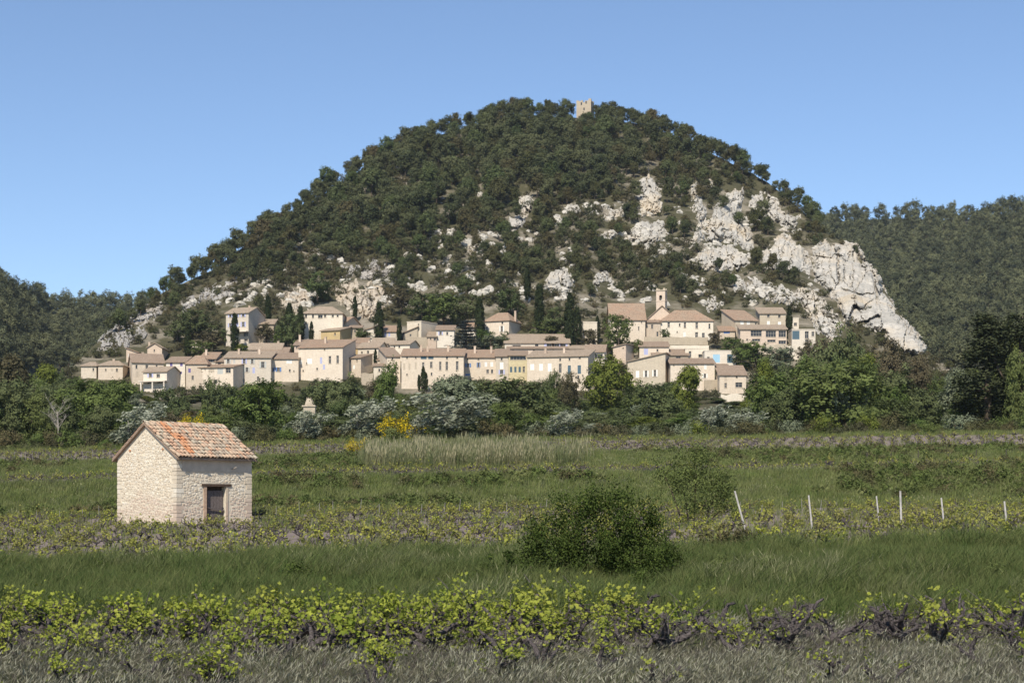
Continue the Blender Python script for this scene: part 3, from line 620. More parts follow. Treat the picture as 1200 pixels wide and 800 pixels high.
def house(k, x0, x1, ye, yb, roof, ry, label, wins=(), yaw=0, dep=8.0, wall='cream', rm='tile', chim=(), hidden=0, name="village_house", cat="house", ov=0.35):
    ox, oy = CR[k]; u0, u1 = ox + x0 * K, ox + x1 * K; pe, pb, pr = oy + ye * K, oy + yb * K, oy + ry * K
    HOUSE_RECTS.append((u0 - 2, u1 + 2 + max(0, yaw) * .25, pr - 1, pb + 3))
    ya = math.radians(yaw); Y = float(S((u0 + u1) / 2, pb + hidden)) - 1.0; m_ = Y / F; ca = math.cos(ya)
    w_ = (u1 - u0) * m_ / ca; zb = CAMZ + (HZ - pb) * m_; H = (pb - pe) * m_
    dr = {'lean': dep, 'gable': dep / 2, 'hip': dep / 2}.get(roof, 0.0)
    Rz = CAMZ + (HZ - pr) / F * (Y + dr * ca) - zb; Rz = max(Rz, H + 0.35) if roof not in ('flat',) else H
    base = -6.0
    e = empty(name, P(u0, pb, Y), -ya); tag(e, label, cat, "houses of the hillside village")
    holes = []; specs = []
    for (x, yt, ww, hh, kd) in wins:
        a = (x - x0 - ww / 2) * K * m_ / ca; b = a + ww * K * m_ / ca; t = (yb - yt) * K * m_; c = t - hh * K * m_
        a, b, c, t = max(a, .12), min(b, w_ - .12), max(c, base + .2), min(t, H - .15)
        if b - a < .2 or t - c < .2: continue
        holes.append((round(a, 3), round(b, 3), round(c, 3), round(t, 3))); specs.append(kd)
    wb = MB(); opened_wall(wb, w_, base, H, holes); D = dep
    if roof == 'lean':
        wb.face([(w_, 0, base), (w_, D, base), (w_, D, Rz), (w_, 0, H)]); wb.face([(0, D, base), (0, 0, base), (0, 0, H), (0, D, Rz)]); wb.face([(w_, D, base), (0, D, base), (0, D, Rz), (w_, D, Rz)])
    elif roof == 'gable':
        wb.face([(w_, 0, base), (w_, D, base), (w_, D, H), (w_, D/2, Rz), (w_, 0, H)]); wb.face([(0, D, base), (0, 0, base), (0, 0, H), (0, D/2, Rz), (0, D, H)]); wb.face([(w_, D, base), (0, D, base), (0, D, H), (w_, D, H)])
    elif roof in ('shed_r', 'shed_l'):
        l, r_ = (H, Rz) if roof == 'shed_r' else (Rz, H); wb.face([(0, 0, H), (w_, 0, H), (w_, 0, r_) if roof == 'shed_r' else (0, 0, l)])
        wb.face([(w_, 0, base), (w_, D, base), (w_, D, r_), (w_, 0, r_)]); wb.face([(0, D, base), (0, 0, base), (0, 0, l), (0, D, l)]); wb.face([(w_, D, base), (0, D, base), (0, D, l), (w_, D, r_)])
    else:
        wb.face([(w_, 0, base), (w_, D, base), (w_, D, H), (w_, 0, H)]); wb.face([(0, D, base), (0, 0, base), (0, 0, H), (0, D, H)]); wb.face([(w_, D, base), (0, D, base), (0, D, H), (w_, D, H)])
        if roof == 'side': wb.face([(0, 0, H), (w_, 0, H), (w_/2, 0, Rz)]); wb.face([(w_, D, H), (0, D, H), (w_/2, D, Rz)])
    link("wall", wb.mesh("wall", M[wall]), e)
    rb = MB(); t = .2; up = .14
    if roof == 'lean':
        s = (Rz - H) / D; rb.slab([(-ov, -ov, H - s * ov + up), (w_ + ov, -ov, H - s * ov + up), (w_ + ov, D + .1, Rz + s * .1 + up), (-ov, D + .1, Rz + s * .1 + up)], t)
    elif roof == 'gable':
        s = (Rz - H) / (D / 2)
        rb.slab([(-ov, -ov, H - s*ov + up), (w_+ov, -ov, H - s*ov + up), (w_+ov, D/2, Rz + up), (-ov, D/2, Rz + up)], t); rb.slab([(-ov, D/2, Rz + up - .003), (w_+ov, D/2, Rz + up - .003), (w_+ov, D+ov, H - s*ov + up), (-ov, D+ov, H - s*ov + up)], t)
    elif roof == 'hip':
        hx = min(w_ * .3, (D / 2) * .9); z0 = H + up - .05; A = [(-ov, -ov, z0), (w_+ov, -ov, z0), (w_+ov, D+ov, z0), (-ov, D+ov, z0)]; r1 = (hx, D/2, Rz + up); r2 = (w_ - hx, D/2, Rz + up)
        rb.face([A[0], A[1], r2, r1]); rb.face([A[1], A[2], r2]); rb.face([A[2], A[3], r1, r2]); rb.face([A[3], A[0], r1]); rb.slab([A[0], A[1], A[2], A[3]], .12)
    elif roof == 'side':
        s = (Rz - H) / (w_ / 2)
        rb.slab([(-ov, -ov, H - s*ov + up), (w_/2, -ov, Rz + up), (w_/2, D+.2, Rz + up), (-ov, D+.2, H - s*ov + up)], t); rb.slab([(w_/2, -ov, Rz + up - .003), (w_+ov, -ov, H - s*ov + up), (w_+ov, D+.2, H - s*ov + up), (w_/2, D+.2, Rz + up - .003)], t)
    elif roof in ('shed_r', 'shed_l'):
        l, r_ = (H, Rz) if roof == 'shed_r' else (Rz, H); rb.slab([(-ov, -ov, l + up), (w_+ov, -ov, r_ + up), (w_+ov, D+.2, r_ + up), (-ov, D+.2, l + up)], t)
    else:
        rb.slab([(-.08, -.08, H + .12), (w_+.08, -.08, H + .12), (w_+.08, D+.08, H + .12), (-.08, D+.08, H + .12)], .2)
    ro = link("roof", rb.mesh("roof", M[wall if roof == 'flat' else rm]), e)
    for (cx_, hh) in chim:
        c = (cx_ - x0) * K * m_ / ca; cb = MB(); zt = Rz + hh * .7; cb.box(c - .26, c + .26, D * .5, D * .5 + .5, H, zt); cb.box(c - .33, c + .33, D * .5 - .07, D * .5 + .57, zt + .002, zt + .12)
        link("chimney", cb.mesh("chimney", M['pink']), ro)
    for (a, b, c, t_), kd in zip(holes, specs):
        ww, hh = b - a, t_ - c; ctr = Vector(((a + b) / 2, 0, c))
        if kd[0] in 'ds':
            pm = MB(); pm.face([(-ww/2, .23, 0), (ww/2, .23, 0), (ww/2, .23, hh), (-ww/2, .23, hh)]); wo = link("window", pm.mesh("pane", M['glass']), e, ctr)
            fm = MB(); f_ = .07
            for q in ((-ww/2, -ww/2 + f_, 0, hh), (ww/2 - f_, ww/2, 0, hh), (-ww/2 + f_, ww/2 - f_, 0, f_), (-ww/2 + f_, ww/2 - f_, hh - f_, hh)): fm.box(q[0], q[1], .17, .226, q[2], q[3])
            nb = max(1, int(ww / 0.9))
            if ww > .55:
                for i in range(1, nb + 1): xx = -ww/2 + ww * i / (nb + 1); fm.box(xx - .03, xx + .03, .18, .224, f_, hh - f_)
            if hh > 1.2: fm.box(-ww/2 + f_, ww/2 - f_, .185, .223, hh * .6 - .025, hh * .6 + .025)
            link("frame", fm.mesh("frame", M['frame']), wo)
            sm = MB(); sm.box(-ww/2 - .08, ww/2 + .08, -.07, .05, -.1, -.004); link("sill", sm.mesh("sill", M['stone']), wo)
        if kd[0] == 's':
            for sgn in (-1, 1):
                sb = MB(); x = sgn * (ww / 2 + .03); sb.box(min(x, x + sgn * ww * .48), max(x, x + sgn * ww * .48), -.06, -.012, .0, hh); link("shutter", sb.mesh("shutter", M['sh_' + kd[1:]]), e, ctr)
        if kd[0] == 'c':
            for sgn in (-1, 1):
                sb = MB(); sb.box(min(sgn*.008, sgn*ww/2), max(sgn*.008, sgn*ww/2), .03, .08, .0, hh)
                for i in range(1, 4): sb.box(min(sgn*.03, sgn*(ww/2-.02)), max(sgn*.03, sgn*(ww/2-.02)), .012, .032, hh*i/4 - .04, hh*i/4 + .04)
                link("shutter", sb.mesh("shutter", M['sh_' + kd[1:]]), e, ctr)
    return e, m_, H
def garden_wall(k, x0, x1, yt, yb, label, mat='stone', jag=.25, name="stone_wall", hid=0):
    ox, oy = CR[k]; u0, u1 = ox + x0 * K, ox + x1 * K; pt, pb = oy + yt * K, oy + yb * K; Y = float(S((u0 + u1) / 2, pb + hid)) - 1.5; m_ = Y / F
    HOUSE_RECTS.append((u0, u1, pt, pb + 2))
    L = (u1 - u0) * m_; H = (pb - pt) * m_; n = max(3, int(L / 1.2)); rng = np.random.default_rng(int(x0 + yt)); mb = MB(); tops = H + rng.uniform(-jag, jag, n + 1)
    for i in range(n):
        a, b = L * i / n, L * (i + 1) / n; t0, t1 = tops[i], tops[i + 1]
        mb.face([(a, 0, -5), (b, 0, -5), (b, 0, t1), (a, 0, t0)]); mb.face([(b, .6, -5), (a, .6, -5), (a, .6, t0), (b, .6, t1)]); mb.face([(a, 0, t0), (b, 0, t1), (b, .6, t1), (a, .6, t0)])
    mb.face([(0, .6, -5), (0, 0, -5), (0, 0, tops[0]), (0, .6, tops[0])]); mb.face([(L, 0, -5), (L, .6, -5), (L, .6, tops[-1]), (L, 0, tops[-1])])
    o = link(name, mb.mesh("stone_wall", M[mat]), None, P(u0, pb, Y)); tag(o, label, "wall", "garden and terrace walls of the village"); return o

h = house
# far left end
h(1, 62, 172, 486, 565, 'hip', 458, "low cream house at the very left end of the village", [(150, 500, 12, 22, 'd')], wall='pale', rm='tile3')
h(1, 185, 362, 482, 575, 'hip', 450, "long low house with pyramid roof beside the leftmost house", [(320, 503, 13, 22, 'd'), (240, 505, 10, 16, 'd'), (285, 505, 12, 18, 'cbeige')], rm='tile3', chim=[(270, .6)])
h(1, 430, 645, 457, 612, 'gable', 396, "broad cream house with its left wall in view near the village's left end", [(460, 476, 14, 28, 'd'), (530, 475, 18, 28, 'd'), (465, 523, 18, 44, 'cbeige'), (597, 473, 12, 17, 'd'), (560, 530, 14, 22, 'd')], yaw=-16, dep=14, rm='tile', chim=[(515, .5)])
h(1, 388, 470, 388, 450, 'shed_l', 352, "small white gabled house with one square white window above the broad cream house", [(413, 398, 22, 24, 'cw')], wall='pink', dep=7, rm='tile2')
h(1, 540, 645, 350, 450, 'side', 318, "pinkish gable-fronted house rising above the left roofs", [(590, 365, 10, 16, 'd')], wall='pink', rm='tile3', chim=[(530, .8)])
e, m_, H = h(1, 510, 692, 527, 660, 'gable', 494, "house with long balcony on tall pillars and lavender shutters", [(565, 540, 22, 28, 'slav'), (625, 545, 26, 26, 'd'), (560, 592, 36, 20, 'd'), (640, 592, 46, 20, 'd')], yaw=18, dep=7, wall='white', rm='tile3')
bb = MB(); bb.box(-.6, 13*.0 + 6.9, -1.6, -.005, H - 2.6, H - 2.35); link("balcony", bb.mesh("balcony", M['white']), e)
for xx in (0.0, 3.2, 6.4):
    bb = MB(); bb.box(xx, xx + .35, -1.5, -1.15, -7, H - 2.605); link("pillar", bb.mesh("pillar", M['white']), e)
h(1, 675, 812, 457, 600, 'lean', 420, "white house with small dark purple windows", [(712, 458, 18, 28, 'cpurple'), (785, 458, 18, 28, 'cpurple'), (780, 524, 18, 18, 'cpurple'), (730, 524, 16, 22, 'd')], wall='white', rm='tile', hidden=4)
h(2, 80, 232, 472, 620, 'hip', 412, "beige house under a peaked hip roof beside the white house with purple windows", [(105, 502, 18, 30, 'cpurple'), (128, 555, 16, 30, 'd'), (195, 500, 14, 24, 'd')], wall='cream', rm='tile2', hidden=4)
h(2, 180, 292, 432, 480, 'lean', 388, "tile-roofed house with a wide dark loggia", [(262, 434, 52, 24, 'd')], rm='tile2', hidden=8, chim=[(205, .5)])
h(2, 290, 352, 452, 490, 'lean', 420, "small low-roofed house between loggia house and long white house", [(320, 458, 20, 16, 'd')], rm='tile', hidden=6)
h(2, 140, 432, 497, 640, 'lean', 478, "beige front house with thin roof, pale shutters and a corner loggia", [(187, 507, 20, 28, 'cbeige'), (222, 505, 12, 18, 'cbeige'), (270, 508, 42, 28, 'cbeige'), (335, 507, 42, 40, 'cgrey'), (394, 503, 38, 36, 'd'), (200, 580, 24, 24, 'cbeige'), (300, 585, 20, 34, 'd')], yaw=14, dep=7, wall='cream', rm='tile2')
h(2, 355, 692, 424, 610, 'lean', 382, "long white house with two rows of lavender and grey shutters", [(385, 434, 18, 32, 'sgrey'), (428, 434, 14, 32, 'cgrey'), (500, 432, 18, 36, 'slav'), (558, 435, 16, 34, 'sgrey'), (480, 496, 16, 36, 'clav'), (520, 495, 18, 34, 'sgrey'), (568, 495, 18, 42, 'clav'), (634, 454, 24, 44, 'sgrey'), (497, 578, 14, 26, 'd'), (600, 560, 16, 30, 'd')], wall='white', rm='tile3', dep=9, chim=[(590, .5), (440, .4)])
h(3, -112, 152, 432, 590, 'lean', 392, "cream house with one blue shuttered window and small square openings", [(-62, 440, 18, 26, 'sgrey'), (8, 495, 20, 30, 'sblue'), (-36, 495, 18, 30, 'sblue'), (85, 440, 40, 26, 'cw'), (90, 508, 12, 20, 'd'), (120, 515, 8, 12, 'd')], wall='cream', rm='tile', dep=9)
h(2, 600, 812, 388, 440, 'gable', 352, "low cream roofline house set behind the cream blue-window house", [(700, 395, 14, 16, 'd')], wall='pink', rm='tile', hidden=8)
h(2, 540, 765, 365, 410, 'gable', 322, "wide tiled roof house higher up behind the long white house", [(640, 372, 14, 14, 'd')], wall='pink', rm='tile3', hidden=10, chim=[(730, .7)])
# upper left white house
e, m_, H = h(2, 368, 540, 106, 335, 'gable', 70, "tall white three-storey house with lavender shutters standing alone upslope", [(402, 115, 16, 22, 'slav'), (452, 115, 16, 22, 'slav'), (500, 115, 18, 22, 'slav'), (500, 172, 20, 36, 'slav'), (456, 175, 18, 30, 'clav'), (400, 178, 16, 28, 'slav'), (520, 240, 38, 36, 'd'), (520, 295, 28, 16, 'd'), (470, 295, 18, 24, 'd')], yaw=20, dep=9, wall='white', rm='tile3', chim=[(485, .7)])
bb = MB(); bb.box(2.5, 7.2, -1.8, -.005, H - 5.3, H - 5.1); link("balcony", bb.mesh("balcony", M['white']), e)
h(2, 548, 712, 182, 310, 'lean', 150, "stone annex with orange chimney right of the tall white house", [(600, 215, 16, 24, 'd'), (660, 215, 14, 22, 'd')], wall='stone', rm='tile3', chim=[(632, 1.4)], dep=6)
garden_wall(2, 112, 225, 315, 350, "ruined pale wall left of the upslope cypress", 'pale')
garden_wall(2, 455, 640, 320, 352, "garden wall below the tall white house", 'stone')
# centre left
h(3, 152, 478, 354, 575, 'lean', 302, "big cream house with two tall dark windows and blank pale panels", [(384, 417, 18, 54, 'd'), (441, 415, 18, 56, 'd'), (170, 440, 20, 34, 'cw'), (235, 432, 36, 38, 'cw'), (320, 425, 16, 46, 'clav'), (341, 478, 14, 36, 'clav'), (187, 513, 10, 14, 'd'), (214, 460, 9, 14, 'd'), (345, 362, 10, 12, 'd'), (290, 500, 12, 16, 'd')], yaw=12, dep=11, wall='cream', rm='tile2', chim=[(300, .3)])
h(3, 122, 302, 334, 380, 'lean', 296, "tiled house tucked behind the big cream house", [(140, 345, 12, 14, 'd')], wall='pink', rm='tile', hidden=8, chim=[(148, 1.2)])
h(3, 182, 470, 108, 300, 'hip', 60, "large upslope villa with loggia and hipped roof", [(207, 113, 14, 26, 'd'), (257, 112, 14, 28, 'd'), (310, 116, 34, 24, 'd'), (345, 114, 16, 20, 'd'), (400, 116, 16, 18, 'd'), (435, 116, 14, 16, 'd'), (207, 165, 12, 20, 'd')], wall='pale', rm='tile3', dep=10)
h(3, 206, 428, 164, 290, 'lean', 140, "lower wing of the hipped villa with small windows", [(290, 170, 15, 24, 'd'), (335, 168, 12, 16, 'd'), (390, 168, 12, 18, 'd')], wall='pale', rm='tile3', dep=5)
h(3, 420, 502, 167, 260, 'gable', 136, "small house with reddish roof and stone side right of the villa", [(447, 172, 16, 24, 'd'), (480, 172, 14, 22, 'd')], yaw=22, wall='cream', rm='tile2', dep=8)
h(3, 315, 458, 232, 330, 'lean', 212, "ochre walled house below the villa", [(345, 282, 10, 16, 'd'), (330, 290, 9, 14, 'd'), (420, 250, 12, 18, 'd')], yaw=24, wall='ochre', rm='tile3', dep=6)
h(3, 520, 604, 208, 300, 'lean', 194, "little grey stone house under the ochre cliff", [(560, 225, 12, 18, 'd')], wall='stone', rm='tile', dep=5)
h(3, 478, 585, 350, 430, 'lean', 326, "narrow house with blue door in shade right of big cream house", [(545, 358, 36, 46, 'cpurple'), (516, 355, 12, 46, 'cbeige')], wall='ochre', rm='tile', hidden=4, dep=5)
h(3, 497, 607, 428, 545, 'lean', 404, "small cream house with stone side and two white doors", [(508, 490, 16, 36, 'cw'), (555, 480, 14, 28, 'cw'), (527, 440, 10, 15, 'd'), (577, 440, 10, 15, 'd')], yaw=25, dep=6, wall='cream', rm='tile')
h(3, 580, 732, 354, 470, 'gable', 318, "pale square house above the small cypress", [(655, 376, 14, 22, 'd'), (610, 380, 12, 18, 'd'), (700, 382, 14, 24, 'cbeige')], yaw=15, dep=8, wall='pale', rm='tile3', chim=[(625, .7)])
h(3, 540, 645, 318, 370, 'lean', 284, "low roofs house between the ochre house and the pale square house", [(590, 325, 12, 16, 'd')], wall='pink', rm='tile2', hidden=5)
h(3, 642, 730, 224, 312, 'shed_r', 194, "white house with single-pitch roof beside a tall cypress", [(665, 242, 12, 20, 'd')], wall='white', rm='tile2', dep=7)
h(4, 120, 262, 236, 320, 'lean', 196, "white house with orange tiled roof between two cypresses", [(165, 240, 14, 30, 'clav'), (192, 240, 14, 30, 'clav'), (140, 250, 10, 18, 'd')], wall='white', rm='tile2', dep=8)
h(4, 300, 396, 247, 320, 'shed_r', 200, "grey stone barn with a sloping roof line", [(345, 255, 12, 18, 'd')], wall='stone', rm='tile', dep=7)
h(4, 320, 426, 168, 300, 'flat', 160, "plain cream block house with blank walls upslope", [(405, 185, 10, 14, 'd')], yaw=30, wall='pale', dep=8)
garden_wall(4, 340, 475, 275, 345, "stone terrace wall below the cream block house")
h(4, 470, 532, 272, 350, 'lean', 240, "little pink house with dark opening left of the blue cedar", [(522, 282, 20, 22, 'd'), (490, 280, 10, 14, 'd')], wall='pink', rm='tile3')
h(4, 532, 660, 224, 345, 'lean', 194, "white house half hidden behind the blue cedar", [(562, 238, 16, 24, 'slav'), (610, 240, 14, 22, 'd')], wall='white', rm='tile')
h(4, 70, 218, 320, 380, 'gable', 284, "house with low brown gable roof in the crowded middle", [(190, 325, 14, 26, 'd'), (120, 330, 10, 14, 'd')], wall='cream', rm='tile3', hidden=5, dep=7)
h(4, 200, 342, 330, 395, 'gable', 306, "white-walled house with gable end turned right in the crowded middle", [(265, 338, 12, 18, 'd'), (230, 340, 10, 16, 'd')], yaw=18, wall='pale', rm='tile3', hidden=6, dep=7)
h(4, 106, 178, 442, 500, 'lean', 428, "tiny cream lean-to beside the small cypress", [(140, 452, 10, 14, 'd')], wall='pale', rm='tile', hidden=2, dep=4)
h(4, 78, 178, 484, 610, 'lean', 468, "low cream house left of the long tall-windowed house", [(120, 505, 14, 20, 'd'), (155, 540, 10, 16, 'd')], wall='pale', rm='tile', dep=5)
garden_wall(4, -10, 75, 530, 610, "ruined stone terrace with rough arches", 'stone', .5)
h(4, 280, 728, 410, 640, 'lean', 362, "long cream palace front with a row of tall narrow windows", [(300, 466, 14, 48, 'cbeige'), (338, 466, 14, 48, 'cbeige'), (383, 460, 14, 50, 'cbeige'), (437, 458, 16, 44, 'd'), (495, 454, 18, 44, 'd'), (560, 453, 16, 62, 'd'), (607, 453, 18, 62, 'd'), (682, 450, 18, 64, 'd'), (320, 416, 11, 14, 'd'), (383, 416, 11, 14, 'd'), (440, 414, 42, 22, 'cteal'), (492, 414, 38, 22, 'cteal'), (608, 414, 13, 22, 'd'), (682, 414, 12, 16, 'd'), (497, 532, 12, 22, 'd'), (588, 545, 11, 16, 'd'), (675, 543, 12, 20, 'd'), (320, 540, 10, 14, 'd')], wall='cream', rm='tile2', dep=12, chim=[(412, .5), (460, .3), (610, .3)])
h(4, 175, 270, 414, 600, 'lean', 352, "corner wing set back from the long palace front", [(215, 422, 11, 20, 'd'), (195, 470, 12, 50, 'cbeige'), (233, 470, 12, 50, 'd')], yaw=-14, wall='cream', rm='tile', dep=12, hidden=1)
# centre
h(5, 115, 345, 422, 575, 'lean', 370, "cream row house with small bright blue shutters", [(140, 428, 12, 13, 'd'), (220, 428, 12, 13, 'd'), (145, 465, 20, 28, 'sblue'), (220, 460, 12, 34, 'sblue'), (273, 455, 18, 34, 'cw'), (316, 455, 20, 34, 'cw'), (286, 510, 18, 28, 'd'), (318, 510, 15, 28, 'd'), (141, 540, 32, 14, 'cblue')], wall='cream', rm='tile2', dep=11, chim=[(190, .6), (310, .5)])
h(5, 345, 437, 414, 580, 'lean', 364, "narrow row house with one lavender window under a white shutter", [(387, 426, 14, 18, 'd'), (387, 458, 26, 48, 'cw'), (387, 512, 22, 32, 'slav')], wall='pale', rm='tile', dep=11, hidden=1)
h(5, 438, 570, 408, 590, 'lean', 376, "pale yellow row house with dark roof loggia and arched openings", [(506, 410, 116, 30, 'd'), (455, 490, 16, 40, 'cteal'), (486, 490, 16, 40, 'cteal'), (517, 490, 16, 40, 'cteal'), (547, 488, 16, 42, 'd')], wall='yellow', rm='tile', dep=9)
h(6, -45, 390, 420, 635, 'lean', 378, "long cream row house with big white shutters and dark tall windows", [(-8, 470, 28, 44, 'cw'), (55, 470, 26, 50, 'cw'), (117, 468, 26, 58, 'cw'), (192, 436, 14, 18, 'd'), (192, 472, 20, 66, 'd'), (258, 434, 13, 18, 'd'), (257, 486, 22, 62, 'cteal'), (331, 424, 13, 16, 'd'), (328, 486, 24, 62, 'cteal'), (272, 560, 16, 42, 'd'), (320, 560, 14, 26, 'd'), (352, 555, 10, 12, 'd')], yaw=13, wall='cream', rm='tile3', dep=9, chim=[(60, .3), (195, .3)])
h(5, 410, 876, 318, 395, 'lean', 258, "wide upper villa with white sunroom windows", [(495, 334, 60, 24, 'd'), (730, 322, 36, 24, 'slav'), (785, 322, 36, 24, 'slav'), (835, 322, 26, 24, 'slav'), (640, 325, 24, 30, 'd')], wall='white', rm='tile3', dep=10, hidden=2)
h(5, 430, 866, 358, 398, 'lean', 346, "low terrace building under the wide upper villa", [(470, 366, 16, 14, 'd'), (620, 366, 16, 14, 'd'), (760, 366, 16, 14, 'd')], wall='pink', rm='tile', dep=3, hidden=6)
h(5, 262, 440, 166, 262, 'hip', 108, "square cream house with hipped red roof and white shutters above the cedar", [(280, 200, 16, 52, 'd'), (392, 172, 12, 16, 'd'), (388, 202, 16, 42, 'sw')], yaw=22, wall='cream', rm='tile2', dep=9, chim=[(440, .6)])
h(5, 140, 197, 212, 262, 'lean', 176, "little orange-roofed house peeping out behind the cedar", [(165, 220, 10, 14, 'd')], wall='white', rm='tile2', dep=6)
h(6, 265, 374, 360, 410, 'lean', 338, "small pale house behind the right end of the long row", [(300, 364, 12, 10, 'd')], wall='pale', rm='tile3', hidden=6, dep=6)
h(6, 374, 512, 382, 500, 'gable', 334, "house with shaded balcony behind the yellow-green tree", [(470, 400, 60, 32, 'd'), (400, 400, 14, 18, 'd')], yaw=8, wall='white', rm='tile', hidden=2, dep=8, chim=[(405, .4)])
h(6, 575, 664, 350, 440, 'shed_r', 328, "blank pinkish house right of the shaded balcony house", [(645, 352, 10, 12, 'd')], yaw=25, wall='pink', rm='tile3', dep=6, hidden=2, chim=[(560, .3)])
h(6, 360, 460, 168, 330, 'flat', 160, "roofless cream ruin with blank walls left of the church", [(420, 215, 8, 12, 'd')], wall='pale', dep=6)
# church group
h(7, -60, 192, 242, 395, 'gable', 128, "church nave with a big sloping tiled roof", [(145, 292, 9, 28, 'd'), (165, 256, 8, 12, 'd'), (60, 300, 9, 28, 'd')], wall='cream', rm='tile2', dep=15, name="church", cat="church")
h(7, 212, 412, 232, 340, 'side', 142, "gable-fronted stone church wing at the foot of the bell tower", [(260, 240, 11, 24, 'd'), (330, 245, 9, 18, 'd')], wall='pink', rm='tile3', dep=10, hidden=2, name="church_wing", cat="church")
h(7, 200, 302, 262, 385, 'lean', 244, "low link building between church nave and presbytery", [(242, 278, 16, 30, 'd'), (280, 330, 14, 34, 'd')], wall='cream', rm='tile', dep=5)
h(7, 302, 682, 254, 385, 'hip', 178, "large cream presbytery with hipped roof and two window rows", [(361, 262, 17, 36, 'd'), (440, 270, 12, 22, 'd'), (478, 264, 16, 38, 'd'), (563, 264, 18, 42, 'd'), (655, 272, 14, 36, 'd'), (422, 326, 9, 12, 'd'), (475, 332, 16, 38, 'cw'), (562, 333, 20, 46, 'd'), (611, 338, 20, 36, 'd')], wall='pale', rm='tile2', dep=10)
garden_wall(7, 185, 645, 368, 412, "long stone retaining wall under the presbytery", 'stone', .15)
h(8, 52, 162, 292, 345, 'lean', 262, "small house with reddish pink roof and blue window strip", [(102, 298, 44, 14, 'cblue')], wall='cream', rm='tile2', dep=5)
h(7, 150, 362, 436, 520, 'lean', 404, "ivy-fringed low house with lavender door", [(197, 452, 30, 44, 'clav'), (280, 455, 14, 18, 'd')], wall='cream', rm='tile', hidden=2, dep=6)
h(7, 480, 642, 452, 530, 'flat', 445, "flat-topped cream terrace house with dark doorways", [(515, 470, 18, 46, 'd'), (595, 492, 40, 24, 'd')], wall='pale', hidden=1, dep=5)
garden_wall(7, 355, 650, 428, 470, "smooth cream terrace wall above the flat house", 'pale', .05)
h(7, 245, 502, 498, 545, 'lean', 458, "sagging low tiled house behind the curved-roof house", [(430, 506, 34, 16, 'd')], wall='stone', rm='tile', hidden=1, dep=6)
h(7, 65, 332, 548, 710, 'shed_r', 486, "stone house with white shutters under a roof rising to the right", [(135, 612, 24, 48, 'cw'), (195, 613, 18, 46, 'sw'), (258, 608, 18, 48, 'sw')], yaw=12, wall='stone', rm='tile3', dep=8)
h(7, 374, 692, 558, 745, 'lean', 524, "long low cream house with square white window at the right end", [(625, 564, 18, 36, 'cw'), (622, 632, 18, 32, 'sw'), (555, 612, 9, 12, 'd'), (398, 565, 9, 10, 'd'), (495, 565, 9, 10, 'd'), (450, 640, 12, 18, 'd'), (712, 690, 12, 14, 'd')], wall='cream', rm='tile', dep=7)
h(8, -58, 168, 436, 548, 'flat', 430, "modern white cube house with a sky blue door", [(28, 462, 50, 58, 'csky'), (126, 462, 40, 62, 'cteal'), (-30, 480, 18, 22, 'd')], wall='white', dep=6)
aw = house(8, 38, 106, 540, 572, 'lean', 532, "dark open shed below the white cube house", [(72, 544, 50, 24, 'd')], wall='stone', rm='tile', dep=3, name="shed", cat="shed")
h(8, 50, 242, 610, 745, 'lean', 545, "stone house with brown roof at the village's lower right corner", [(95, 618, 20, 42, 'cbeige'), (95, 668, 18, 36, 'd'), (175, 618, 12, 14, 'd'), (190, 664, 50, 36, 'd')], wall='cream', rm='tile', dep=8)
garden_wall(8, -60, 48, 640, 720, "rough stone wall left of the lower right corner house")
garden_wall(8, 60, 250, 752, 800, "rough rubble wall below the lower right corner house", 'pale', .6)
# right-hand group under the cliff
h(8, 165, 332, 214, 330, 'lean', 142, "stone house with pinkish roof and white shutters under the cliff", [(215, 216, 26, 36, 'cw'), (263, 218, 24, 34, 'cw'), (320, 228, 12, 24, 'd')], yaw=-18, wall='stone', rm='tile2', dep=9)
h(8, 340, 527, 167, 290, 'lean', 127, "tall stone house with four windows beside the cliff cypress", [(403, 173, 18, 24, 'd'), (482, 176, 18, 24, 'd'), (403, 222, 20, 44, 'cw'), (483, 226, 22, 42, 'cw')], wall='stone', rm='tile3', dep=8)
h(8, 200, 534, 280, 392, 'lean', 252, "long gallery house with wide dark glazed bays and low arches", [(315, 288, 80, 44, 'd'), (421, 292, 74, 46, 'd'), (503, 292, 54, 46, 'd'), (315, 350, 60, 18, 'd'), (425, 356, 60, 18, 'd'), (503, 362, 54, 26, 'd'), (250, 350, 14, 14, 'd')], wall='pink', rm='tile3', dep=6, hidden=1)
h(8, 573, 622, 200, 300, 'flat', 192, "small square cream tower house right of the cliff cypress", [(598, 234, 22, 22, 'd')], wall='pale', dep=5)
h(8, 572, 742, 282, 400, 'flat', 268, "modern glass-fronted house with white pillars at the cliff foot", [(600, 292, 54, 62, 'cteal'), (680, 296, 28, 52, 'd'), (724, 298, 20, 34, 'd'), (680, 355, 24, 40, 'd')], wall='white', dep=6)
garden_wall(8, 330, 545, 392, 450, "high stone retaining wall under the gallery house")
garden_wall(8, 545, 785, 402, 488, "pale stone retaining wall under the glass-fronted house", 'pale', .5)

